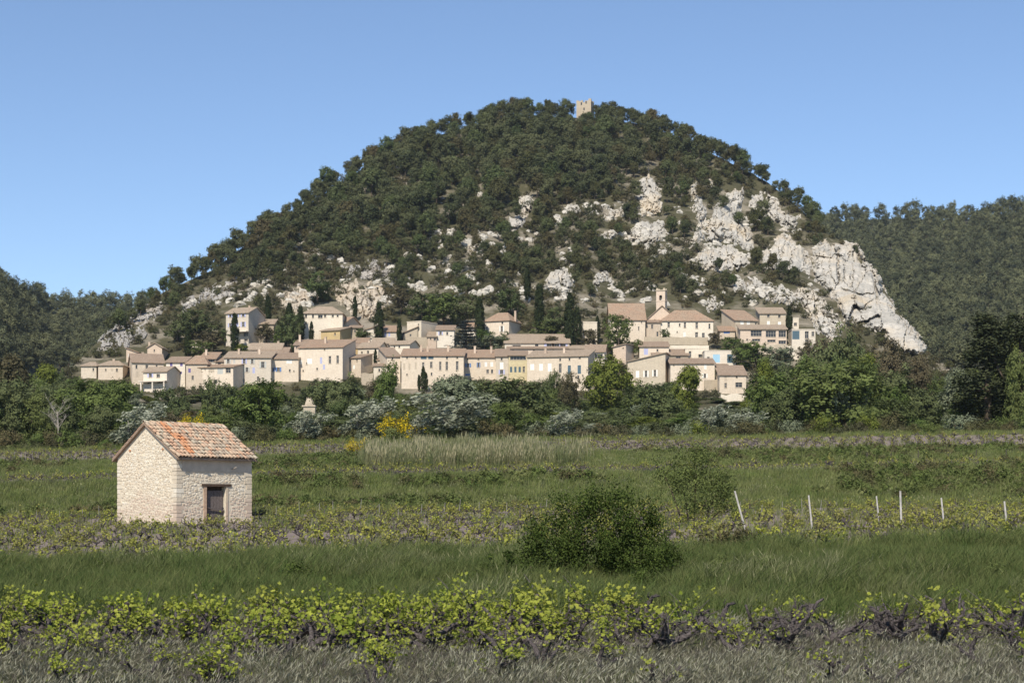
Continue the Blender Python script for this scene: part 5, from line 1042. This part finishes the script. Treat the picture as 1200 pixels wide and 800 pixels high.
TL = np.array([(-300, 400), (0, 422), (60, 427), (95, 441), (150, 444), (178, 466), (200, 460), (235, 466), (250, 446), (275, 458), (310, 450), (350, 452), (400, 440), (430, 444), (450, 436), (475, 456), (520, 448), (560, 442), (640, 444), (665, 458), (720, 460), (780, 445), (830, 468), (870, 474), (885, 446), (930, 418), (960, 402), (1000, 396), (1030, 414), (1080, 432), (1120, 440), (1150, 420), (1200, 390), (1500, 370)], float)
cnt = 0
for Y0 in (385, 355, 322, 292, 265, 240, 220, 204):
    u = -160 + R.uniform(0, 30)
    while u < 1360:
        wpx = R.uniform(5.5, 9) / Y0 * F; tl = np.interp(u, TL[:, 0], TL[:, 1]); lo = -3 + (385 - Y0) * .16 + R.uniform(0, 18)
        k = R.choice(['oakD', 'oakG', 'oakB', 'olive', 'oakY'], p=[.52, .28, .07, .09, .04]); Y = Y0 + R.uniform(-10, 10)
        if not (1055 < u < 1130 and Y0 < 260) and not (1055 < u < 1130 and Y0 < 260):
            pt = tl + lo
            if 335 < u < 390 and Y0 < 300: pt = max(pt, 484)
            belt_tree(k, u, min(pt, 496), wpx * (1 if Y0 > 230 else .8), Y, {'oakD': "dark green broadleaf tree in the belt below the village", 'oakG': "fresh green broadleaf tree in the belt below the village", 'oakB': "brownish green tree in the belt below the village", 'olive': "grey green tree in the belt below the village", 'oakY': "yellow green tree in the belt below the village"}[k], "trees of the belt below the village")
        u += wpx * R.uniform(.5, .8)
for a in [('oakY', 716, 419, 68, 330, "round bright yellow green tree beside the long row house"), ('oakG', 305, 448, 82, 205, "spreading fresh green tree right of the cabin roof"), ('oakD', 250, 441, 42, 300, "dark round tree before the beige front house"), ('oakD', 402, 440, 80, 260, "wide dark green tree below the big cream house"), ('oakG', 450, 432, 44, 270, "upright green tree at the ruined stone terrace"),
          ('olive', 545, 444, 88, 215, "big grey green tree below the palace front"), ('oakD', 610, 440, 112, 222, "massive dark tree below the yellow row house"), ('oakD', 652, 431, 26, 330, "small umbrella-shaped dark tree touching the row house"), ('oakB', 668, 442, 34, 320, "brown-red leaved tree under the tall dark windows"), ('oakY', 800, 434, 56, 300, "yellow green tree below the stone house with white shutters"), ('oakD', 770, 446, 80, 250, "dark green tree below the long low cream house"),
          ('oakD', 990, 384, 80, 300, "tall dark crown standing above the right thicket"), ('oakG', 985, 418, 130, 205, "huge green tree thicket right of the village"), ('oakG', 912, 432, 80, 225, "green tree left of the huge thicket"), ('oakD', 1045, 430, 90, 230, "dark green tree right of the huge thicket"), ('oakY', 902, 428, 40, 290, "yellow green tree peeping over the right thicket"), ('oakB', 1080, 420, 40, 300, "rounded yellowish brown tree at the cliff foot"), ('oakB', 1040, 405, 50, 320, "brown-grey thicket tree under the great cliff"), ('olive', 1122, 438, 56, 240, "pale grey green tree left of the dark conifers"),
          ('oakG', 120, 446, 100, 215, "broad fresh green tree at the left of the belt"), ('oakB', 20, 424, 80, 250, "brownish crowned tree at the far left"), ('oakD', 205, 452, 50, 300, "dark tree beside the balcony house pillars"),
          ('olive', 855, 476, 66, 200, "grey olive-like tree below the lower right corner house"), ('olive', 815, 488, 50, 196, "smaller grey olive-like tree left of the larger one")]:
    belt_tree(*a)
for a in [('silver', 152, 472, 72, 182, "silver leaved wind-blown tree directly behind the cabin"), ('silver', 356, 482, 52, 183, "small silvery tree left of the pair of silver trees"), ('silver', 420, 466, 78, 184, "silver wind-blown tree left of the yellow broom"), ('silver', 486, 486, 34, 186, "narrow silver tree at the yellow broom"), ('silver', 520, 464, 104, 182, "largest silver white wind-blown tree above the reeds"), ('silver', 652, 480, 54, 182, "silver tree at the right end of the reeds"), ('silver', 830, 474, 40, 192, "thin silvery tree among grey olives"), ('silver', 868, 482, 52, 190, "drooping silvery tree left of the huge thicket"), ('silver', 690, 498, 40, 190, "low silvery tree in the hedge behind the bank")]:
    belt_tree(*a[:5], a[5], None, "silver_tree")
# hedge shrubs at the foot of the belt
HED = {k: proto_shrub(200 + i, 2.2, k, 70, 22, .04) for i, k in enumerate(('shrubD', 'shrubO', 'oakG', 'olive', 'oakY'))}
for i in range(150):
    u = -150 + 1500 * (i + R.uniform(-.4, .4)) / 150; Y = R.uniform(178, 190); x = (u - CX) / F * Y; k = R.choice(list(HED), p=[.35, .25, .2, .15, .05])
    plant("hedge_shrub", {'shrubD': "dark shrub", 'shrubO': "olive green shrub", 'oakG': "fresh green shrub", 'olive': "grey green shrub", 'oakY': "yellow green shrub"}[k] + " in the hedge along the top vineyard", "shrub", "shrubs of the hedge along the top vineyard", HED[k], (x, Y, float(gz(x, Y)) - .1), R.uniform(.5, 1.3), R.uniform(0, 6.28), ("foliage", "stem"))
# yellow broom
BR = [proto_shrub(210 + i, 2.2, 'broom', 70, 22, .03) for i in range(2)]
for (u, py, s, Y, lab) in [(463, 506, 1.75, 180, "large yellow flowering broom left of the largest silver tree"), (418, 541, .95, 149, "low yellow broom at the left end of the reeds"), (226, 500, 1.5, 196, "yellow broom showing over the cabin ridge"), (498, 500, .6, 200, "tiny yellow broom above the largest silver tree"), (206, 506, .8, 198, "smaller yellow broom left over the cabin ridge")]:
    x = (u - CX) / F * Y; plant("broom_bush", lab, "bush", "flowering broom bushes", BR[int(s > .9)], (x, Y, max(float(gz(x, Y)), CAMZ + (HZ - py) / F * Y - 1.0)), s, 1.0, ("foliage", "stem"))
# dark conifers at the right edge
def proto_dark_conifer(seed, h=14.0):
    rng = np.random.default_rng(seed); bl = []
    for i in range(34):
        z = rng.uniform(.06, .94); rr = .2 * h * (1 - z) ** .6 * rng.uniform(.35, 1.0); a = rng.uniform(0, 6.28); s = .055 * h * (1.25 - .6 * z) * rng.uniform(.7, 1.2)
        bl.append((math.cos(a) * rr, math.sin(a) * rr, z * h, s, s, s * 1.1))
    bl.append((0, 0, .45 * h, .1 * h, .1 * h, .42 * h))
    V, var = crown(rng, bl, 420, 34, .016 * h, .011 * h, .5, .45, .55)
    return quads_mesh("conifer_crown", V, M['conifer'], var), tree_trunk(rng, .9 * h, .3, [b[:3] for b in bl[:8]], 'bark', .01)
CON = [proto_dark_conifer(220 + i) for i in range(2)]
for i, (u, pt, wpx, Y, lab) in enumerate([(1158, 366, 100, 205, "tall dark conifer standing left in the pair at the right edge"), (1196, 362, 92, 215, "tall dark conifer at the far right edge"), (1225, 380, 80, 225, "dark conifer just beyond the right edge pair")]):
    x = (u - CX) / F * Y; z = float(gz(x, Y)); hh = CAMZ + (HZ - pt) / F * Y - z; plant("conifer_tree", lab, "tree", None, CON[i % 2], (x, Y, z), (wpx * Y / F / 5.4, wpx * Y / F / 5.4, hh / 13.6), R.uniform(0, 6))
# bare pale tree at the left
Yb = 205.0; xb = (78 - CX) / F * Yb; e = empty("bare_tree", (xb, Yb - 4, float(gz(xb, Yb - 4)) + .2), 0, .85); tag(e, "leafless pale-barked tree among the green trees at the left", "tree")
mb = MB(); rng = np.random.default_rng(4); mb.tube([(0, 0, -.3), (.1, 0, 2.2), (-.1, .1, 4.5)], [.13, .10, .07], 7); br = MB()
for i in range(16):
    z = 2.0 + 2.6 * i / 16; a = rng.uniform(0, 6.28); l = rng.uniform(.9, 1.9); q = Vector((math.cos(a) * l, math.sin(a) * l * .6, z + rng.uniform(.8, 2.2))); mid = Vector((q.x * .5, q.y * .5, (z + q.z) / 2 - .1)); br.tube([(0, 0, z), mid, q], [.045, .03, .01], 5)
    for j in range(4): t = mid.lerp(q, rng.uniform(0, .9)); br.tube([t, t + Vector((rng.normal() * .5, rng.normal() * .4, rng.uniform(.2, .8)))], [.025, .008], 4)
link("trunk", mb.mesh("trunk", M['palebark'], True), e); link("branches", br.mesh("branches", M['palebark']), e)

# ------------------------------------------------------------------ fields, vines, grass
def field_pts(u0, u1, y0, y1, n):
    Y = np.sqrt(R.uniform(0, 1, n) * (y1 ** 2 - y0 ** 2) + y0 ** 2); u = R.uniform(u0, u1, n); X = (u - CX) / F * Y; return u, X, Y, gz(X, Y)
def cabin_clear(X, Y, m_=.4):
    dx, dy = X - cxw, Y - CYc; lx, ly = (dx + dy) * .7071, (-dx + dy) * .7071
    return ~((lx > -m_) & (lx < CL + m_) & (ly > -m_) & (ly < CG + m_))
# front rows of old vines
VL = [proto_vine(300 + i, 1.15) for i in range(6)]; VS = [proto_vine(320 + i, .2) for i in range(5)]
for r_, (Y0, sp) in enumerate([(15.2, .75), (16.2, .6), (17.3, .52), (18.7, .5), (19.8, .48), (20.8, .46), (21.8, .46)]):
    x = -8.2
    while x < 8.2:
        xx, yy = x + R.normal() * .12, Y0 + R.normal() * .32 - .02 * x; u = CX + F * xx / yy
        thin = (u > 780 and R.uniform() < .78) or R.uniform() < (.65 if r_ < 2 else .4 if r_ == 2 else .24)
        if r_ <= 2 and (u > 760 and R.uniform() < .55 or R.uniform() < (.5 if r_ == 0 else .3 if r_ == 1 else .12)) or (u > 780 and R.uniform() < .35): x += sp; continue
        pr = VS[int(R.integers(0, 5))] if thin else VL[int(R.integers(0, 6))]
        plant("grapevine", "gnarled old grapevine with %s yellow-green leaves in the front rows" % ("few" if thin else "many"), "vine", "old vines of the front rows", pr, (xx, yy, float(gz(xx, yy))), R.uniform(.68, .95) * (.62 if r_ == 0 else .75 if r_ < 3 else 1), R.uniform(0, 6.28), ("leaves", "trunk"))
        x += sp * R.uniform(.8, 1.2)
# middle vineyard
VM = [proto_vine(340 + i, .62, True) for i in range(4)] + [proto_vine(350 + i, .25, True) for i in range(3)]
px = []
for Y0 in np.arange(47.5, 98, 2.1):
    hw = 780 / F * Y0; xs = np.arange(-hw, hw, 1.15); xs = xs + R.normal(size=len(xs)) * .12; yy = Y0 + R.normal(size=len(xs)) * .15 + .02 * xs
    px += list(zip(xs, yy))
px = np.array(px); ok = cabin_clear(px[:, 0], px[:, 1], 1.9); px = px[ok]; zz = gz(px[:, 0], px[:, 1]); pos = np.column_stack([px, zz]); u = CX + F * px[:, 0] / px[:, 1]
inv = np.argsort(px[:, 1] + 1000 * ((u < -10) | (u > 1210)))[:120]; reps = {}
for i in inv:
    k = int(R.integers(0, 7)); e, ch = plant("grapevine", "low grapevine in the middle vineyard behind the tall grass", "vine", "vines of the middle vineyard", VM[k], pos[i], R.uniform(.6, .85), R.uniform(0, 6.28), ("leaves", "trunk")); reps.setdefault(k, ch)
msk = np.ones(len(px), bool); msk[inv] = False
scatter("vineyard", "rows of low vines around and behind the cabin", "vineyard", pos[msk], rotz(msk.sum()), R.uniform(.55, .85, msk.sum()), R.integers(0, 7, msk.sum()), [reps[k] for k in range(7)])
# upper terraces: sparse vines with stakes
def stake_mesh(h=.9, r=.015, mat='greypost'):
    mb = MB(); mb.tube([(0, 0, -.3), (0, 0, h * .5), (.01, 0, h)], [r, r, r * .85], 6); return mb.mesh("stake", M[mat])
ST = stake_mesh(); reps2 = [reps[4], reps[5], reps[6], reps[5]]
for nm, lab, y0, y1 in (("terrace_vineyard", "thin grey strip of bare vines on the lower terrace", 115, 130), ("upper_vineyard", "grey bare vines along the top terrace under the trees", 149, 173)):
    px = []
    for Y0 in np.arange(y0, y1, 2.0):
        hw = 760 / F * Y0; xs = np.arange(-hw, hw, 1.2); px += list(zip(xs + R.normal(size=len(xs)) * .1, Y0 + R.normal(size=len(xs)) * .1))
    px = np.array(px); uu = CX + F * px[:, 0] / px[:, 1]; px = px[~((uu > 425) & (uu < 645) & (px[:, 1] > 140))]; pos = np.column_stack([px, gz(px[:, 0], px[:, 1])])
    scatter(nm, lab, "vineyard", pos, rotz(len(pos)), R.uniform(.7, 1.0, len(pos)), R.choice([0, 1, 2, 3], len(pos), p=[.3, .3, .3, .1]), reps2)
# posts
for (x0, y0, x1, y1, Y) in [(861, 575, 869, 604, 62), (947.6, 580, 950, 603, 66), (1027, 581, 1029, 600, 72), (1055, 575, 1056, 608, 56), (1103, 583, 1105, 602, 66), (1177, 587, 1178.5, 602, 62)]:
    b, t = P(x1, y1, Y), P(x0, y0, Y); gzz = float(gz(b.x, Y)); d = t - b; mb = MB(); n = 4; r = .036
    b2 = b - d * ((b.z - gzz + .3) / max(d.z, .1)); mb.tube([b2, b, t], [r, r, r * .9], 7)
    lab = {861: "leaning white post in the middle vineyard", 1055: "tallest white post standing in the middle vineyard"}.get(int(x0), "short white post in the middle vineyard")
    tag(link("vineyard_post", mb.mesh("vineyard_post", M['post'])), lab, "post", "white posts of the middle vineyard")
for u in list(np.arange(300, 700, 24)) + list(np.arange(850, 1000, 22)) + [20, 46, 75, 98, 118]:
    u = u + R.uniform(-6, 6); Y = R.uniform(84, 96); x = (u - CX) / F * Y; o = link("vine_stake", ST, None, (x, Y, float(gz(x, Y))), 0, (1, 1, R.uniform(.6, 1.0))); o.rotation_euler = (R.normal() * .05, R.normal() * .06, 0); tag(o, "thin pale stake in the back rows of the middle vineyard", "stake", "thin stakes of the middle vineyard")
for u in list(np.arange(5, 132, 6.5)) + list(np.arange(305, 425, 7)) + list(np.arange(1020, 1200, 9)):
    u = u + R.uniform(-2, 2); Y = R.uniform(149, 158); x = (u - CX) / F * Y; o = link("vine_stake", ST, None, (x, Y, float(gz(x, Y))), 0, (1, 1, R.uniform(.8, 1.15))); tag(o, "thin grey stake in the top vineyard", "stake", "thin stakes of the top vineyard")
DP = stake_mesh(1.0, .04, 'darkpost')
for u in (1016, 1044, 1076, 1111, 1144, 1179):
    Y = 133.0; x = (u - CX) / F * Y; o = link("fence_post", DP, None, (x, Y, float(gz(x, Y)))); tag(o, "short dark post along the bank at the right", "post", "dark posts along the right bank")
# bushes in front of the middle vineyard
def bush(seed, name, label, mat, u, Y, wpx, pt, n, nl, leaf, lift=.15, stems=6, shape=None):
    rng = np.random.default_rng(seed); x = (u - CX) / F * Y; z = float(gz(x, Y)); m_ = Y / F; hgt = CAMZ + (HZ - pt) * m_ - z; wd = wpx * m_ / 2; bl = []
    for (fx, fz, fr) in shape: bl.append((fx * wd, rng.uniform(-.4, .4) * wd * .6, fz * hgt, fr * wd, fr * wd * .9, fr * hgt * .75))
    for _ in range(16):          # loose shoots breaking the outline
        a = rng.uniform(.1, 3.04); q = rng.uniform(.78, 1.02); bl.append((math.cos(a) * wd * q, rng.uniform(-.3, .3) * wd, (.18 + .78 * math.sin(a) * q) * hgt, .07 * wd, .07 * wd, rng.uniform(.07, .16) * hgt))
    V, var = crown(rng, bl, int(n * 1.1), nl, .045 * hgt, leaf, .6, .45, .5)
    e = empty(name, (x, Y, z)); tag(e, label, "bush"); link("foliage", quads_mesh("bush_foliage", V, M[mat], var), e); mb = MB()
    for b in bl[:stems]: mb.tube([(b[0] * .25, b[1] * .3, -.2), (b[0] * .6, b[1] * .6, b[2] * .5), b[:3]], [.04, .03, .01], 5)
    link("stem", mb.mesh("bush_stems", M['bark']), e)
bush(1, "bramble_bush", "big dark green bramble bush on the grass bank", 'bramble', 700, 33, 182, 564, 580, 46, .028, shape=[(-.3, .7, .3), (.55, .62, .3), (-.7, .3, .35), (-.1, .15, .5), (.5, .12, .5), (.85, .12, .35), (-.8, .12, .3), (-.62, .45, .36), (-.25, .5, .36), (.1, .62, .38), (.35, .75, .3), (.62, .5, .34), (0, .3, .45), (.4, .3, .4), (-.5, .25, .4), (.2, .85, .2), (.78, .25, .25), (-.8, .2, .22)])
bush(2, "willow_bush", "light green thin bush with visible stems behind the bramble", 'bush2', 812, 72, 96, 526, 260, 36, .045, shape=[(.75, .6, .3), (.9, .3, .25), (-.75, .75, .22), (.3, .35, .35), (-.3, .7, .34), (.1, .8, .34), (.4, .65, .34), (-.1, .5, .4), (.6, .45, .3), (-.6, .55, .25), (.2, .95, .18)])
bush(3, "low_shrub", "low brownish green shrub right of the bramble", 'shrubO', 850, 44, 76, 612, 90, 30, .03, shape=[(-.4, .4, .4), (.2, .5, .4), (.6, .3, .3)])
bush(4, "low_shrub", "small shrub on the grass bank left of the bramble", 'bramble', 592, 32, 80, 645, 90, 30, .028, shape=[(-.4, .4, .4), (.2, .5, .4), (.6, .3, .3)])
# grass: standing tufts, then the mass
def tufts(name, label, u, X, Y, Z, meshes, s0, s1, lab2, grp, tilt=.05, cat="grass", mul=None, pick=None):
    pr = []
    for i, me in enumerate(meshes):
        o = link("grass_tuft", me, None, (X[i], Y[i], Z[i]), R.uniform(0, .8), (s0 + s1) / 2); tag(o, lab2, cat, grp, "stuff"); pr.append([o])
    n = len(X) - len(meshes); k = len(meshes); rt = np.stack([R.normal(size=n) * tilt, R.normal(size=n) * tilt, R.normal(size=n) * 1.1], -1)
    scatter(name, label, cat, np.column_stack([X, Y, Z])[k:], rt, R.uniform(s0, s1, n) * (1 if mul is None else mul[k:]), R.integers(0, k, n) if pick is None else pick(X[k:], Y[k:], k, n), pr)
TG = [tuft(400 + i, 32, .60, .12, .012, 'grass', (.12 + .05 * i, 0), .9, .0) for i in range(9)] + [tuft(410, 26, .66, .10, .007, 'straw', (.25, 0), .5, .12)]
u, X, Y, Z = field_pts(-420, 1620, 23.6, 46, 18000); nzg = np.array([noise.fractal(Vector((a * .5, b * .35, 7.7)), .7, 2.0, 3) for a, b in zip(X, Y)]); hv = np.clip(.82 + .55 * nzg, .4, 1.25)
ok = (Y > 23.6 + 1.6 * (np.sin(X * .9) * .5 + .5 + nzg)) & (Y < 44.5 + 2.2 * np.sin(X * .35 + 1) + 3 * nzg); u, X, Y, Z, hv = (a[ok] for a in (u, X, Y, Z, hv))
def bank_pick(X, Y, k, n):
    p = np.array([noise.fractal(Vector((a * .22, b * .16, 3.3)), .7, 2.0, 3) for a, b in zip(X, Y)]) + R.normal(size=n) * .08 + .10 * smooth01((2 - X) / 8) - .05
    return np.where(p > .22, k - 1, np.where(p < -.18, R.integers(0, 3, n), R.integers(2, k - 1, n)))
tufts("tall_grass", "tall green wind-bent grass on the bank behind the front vines", u, X, Y, Z, TG, .75, 1.15, "tuft of tall green grass on the bank", "grass tufts of the bank", .1, mul=hv, pick=bank_pick)
SG = [tuft(420 + i, 36, .30, .11, .005, 'silvergrass', (.35 + .1 * i, 0), .6, .5) for i in range(4)] + [tuft(426 + i, 26, .26, .10, .008, 'grass', (.3, 0), .6) for i in range(2)] + [tuft(470 + i, 26, .3, .14, .008, 'deadgrass', (.2, 0), 1.2) for i in range(2)]
u, X, Y, Z = field_pts(-480, 1680, 13.5, 18.6, 8000); u2, X2, Y2, Z2 = field_pts(-420, 1620, 17.5, 23.8, 3800)
tufts("silver_grass", "low silvery wild barley grass before the front vines", np.r_[u, u2], np.r_[X, X2], np.r_[Y, Y2], np.r_[Z, Z2], SG, .6, 1.15, "tuft of silvery wild barley before the front vines", "silvery grass tufts", .08)
MG = [tuft(430 + i, 30, .5, .22, .022, 'bankgrass', (.2, 0), .5) for i in range(4)] + [tuft(436, 26, .5, .2, .02, 'straw', (.2, 0), .4, .2), tuft(437, 26, .5, .2, .022, 'bankgrass', (.15, 0), .6)]
parts = [field_pts(-160, 1360, a, b, n) for a, b, n in ((46, 50, 300), (50, 97, 700), (97, 114, 8500), (114, 131, 400), (131, 148, 9500), (148, 175, 700), (175, 200, 7000))]
u, X, Y, Z = (np.concatenate([p[i] for p in parts]) for i in range(4)); ok = cabin_clear(X, Y, 1.0); pm = R.permutation(ok.sum()); u, X, Y, Z = (a[ok][pm] for a in (u, X, Y, Z))
tufts("bank_grass", "rough grass and weeds on the terrace banks and between the vines", u, X, Y, Z, MG, .7, 1.5, "tuft of rough grass on the terrace banks", "grass tufts of the terrace banks", .1)
# weeds standing in the tall grass
u, X, Y, Z = field_pts(-100, 1300, 27, 44, 30)
WB = [proto_shrub(480 + i, .55, ('bramble', 'oakG')[i], 60, 20, .04) for i in range(2)]
for i in range(30):
    k = int(R.integers(0, 2)); plant("weed_clump", ["dark leafy", "fresh green"][k] + " weed clump standing in the tall grass", "weeds", "weed clumps in the tall grass", WB[k], (X[i], Y[i], Z[i]), R.uniform(.6, 1.15), R.uniform(0, 6), ("foliage", "stem"))
# weeds standing on the banks
WD = [proto_shrub(460 + i, .8, ('bush2', 'bankgrass', 'shrubO', 'oakG')[i], 34, 16, .06) for i in range(4)]; wreps = []
parts = [field_pts(-160, 1360, a, b, n) for a, b, n in ((98.5, 112, 3200), (132, 146, 2800), (176, 186, 700))]
u, X, Y, Z = (np.concatenate([p[i] for p in parts]) for i in range(4)); s_ = R.uniform(.4, 1.25, len(X)) ** 1.3
nzv = np.array([noise.fractal(Vector((a * .05, b * .12, 2.2)), .7, 2.0, 3) for a, b in zip(X, Y)]); ok = (nzv > -.05) & ~((u > 425) & (u < 650) & (Y > 120) & (Y < 150)); u, X, Y, Z, s_ = (a[ok] for a in (u, X, Y, Z, s_))
for i in range(4):
    e, ch = plant("weed_clump", ["light green", "mid green", "olive green", "fresh green"][i] + " clump of weeds on the terrace banks", "weeds", "weed clumps of the banks", WD[i], (X[i], Y[i], Z[i]), float(s_[i]), 0, ("foliage", "stem")); wreps.append(ch)
scatter("bank_weeds", "leafy weeds growing in clumps along the terrace banks", "weeds", np.column_stack([X, Y, Z])[4:], rotz(len(X) - 4, .1), s_[4:], R.integers(0, 4, len(X) - 4), wreps)
# reeds
RD = [tuft(450 + i, 26, 1.9, .22, .03, 'reed', (.06, 0), .12, .5) for i in range(4)]
u, X, Y, Z = field_pts(405, 690, 132, 149, 2000); k_ = smooth01((u - 415) / 30) * (1 - smooth01((u - 560) / 130) * .9) * (1 - .8 * smooth01((Y - 143 + 4 * np.sin(u * .11)) / 5)); ok = R.uniform(size=len(u)) < k_; u, X, Y, Z = u[ok], X[ok], Y[ok], Z[ok]
tufts("reed_bed", "pale dry reeds standing in a band below the silver trees", u, X, Y, Z, RD, .5, 1.15, "clump of pale dry reeds", "reed clumps", .03, "reeds")

# ------------------------------------------------------------------ thin summer haze
m, nt = new_mat('haze'); pv = N(nt, "ShaderNodeVolumePrincipled", Density=0.00006, Anisotropy=0.2)
pv.inputs['Color'].default_value = (0.80, 0.88, 1.0, 1); o_ = nt.nodes.new("ShaderNodeOutputMaterial"); nt.links.new(pv.outputs[0], o_.inputs['Volume'])
q = MB(); q.box(-9000, 9000, -60, 9600, -2.5, 330); tag(link("haze", q.mesh("haze", m)), "thin bluish air haze over the valley", "haze", kind="stuff")
sc.cycles.volume_bounces = 0
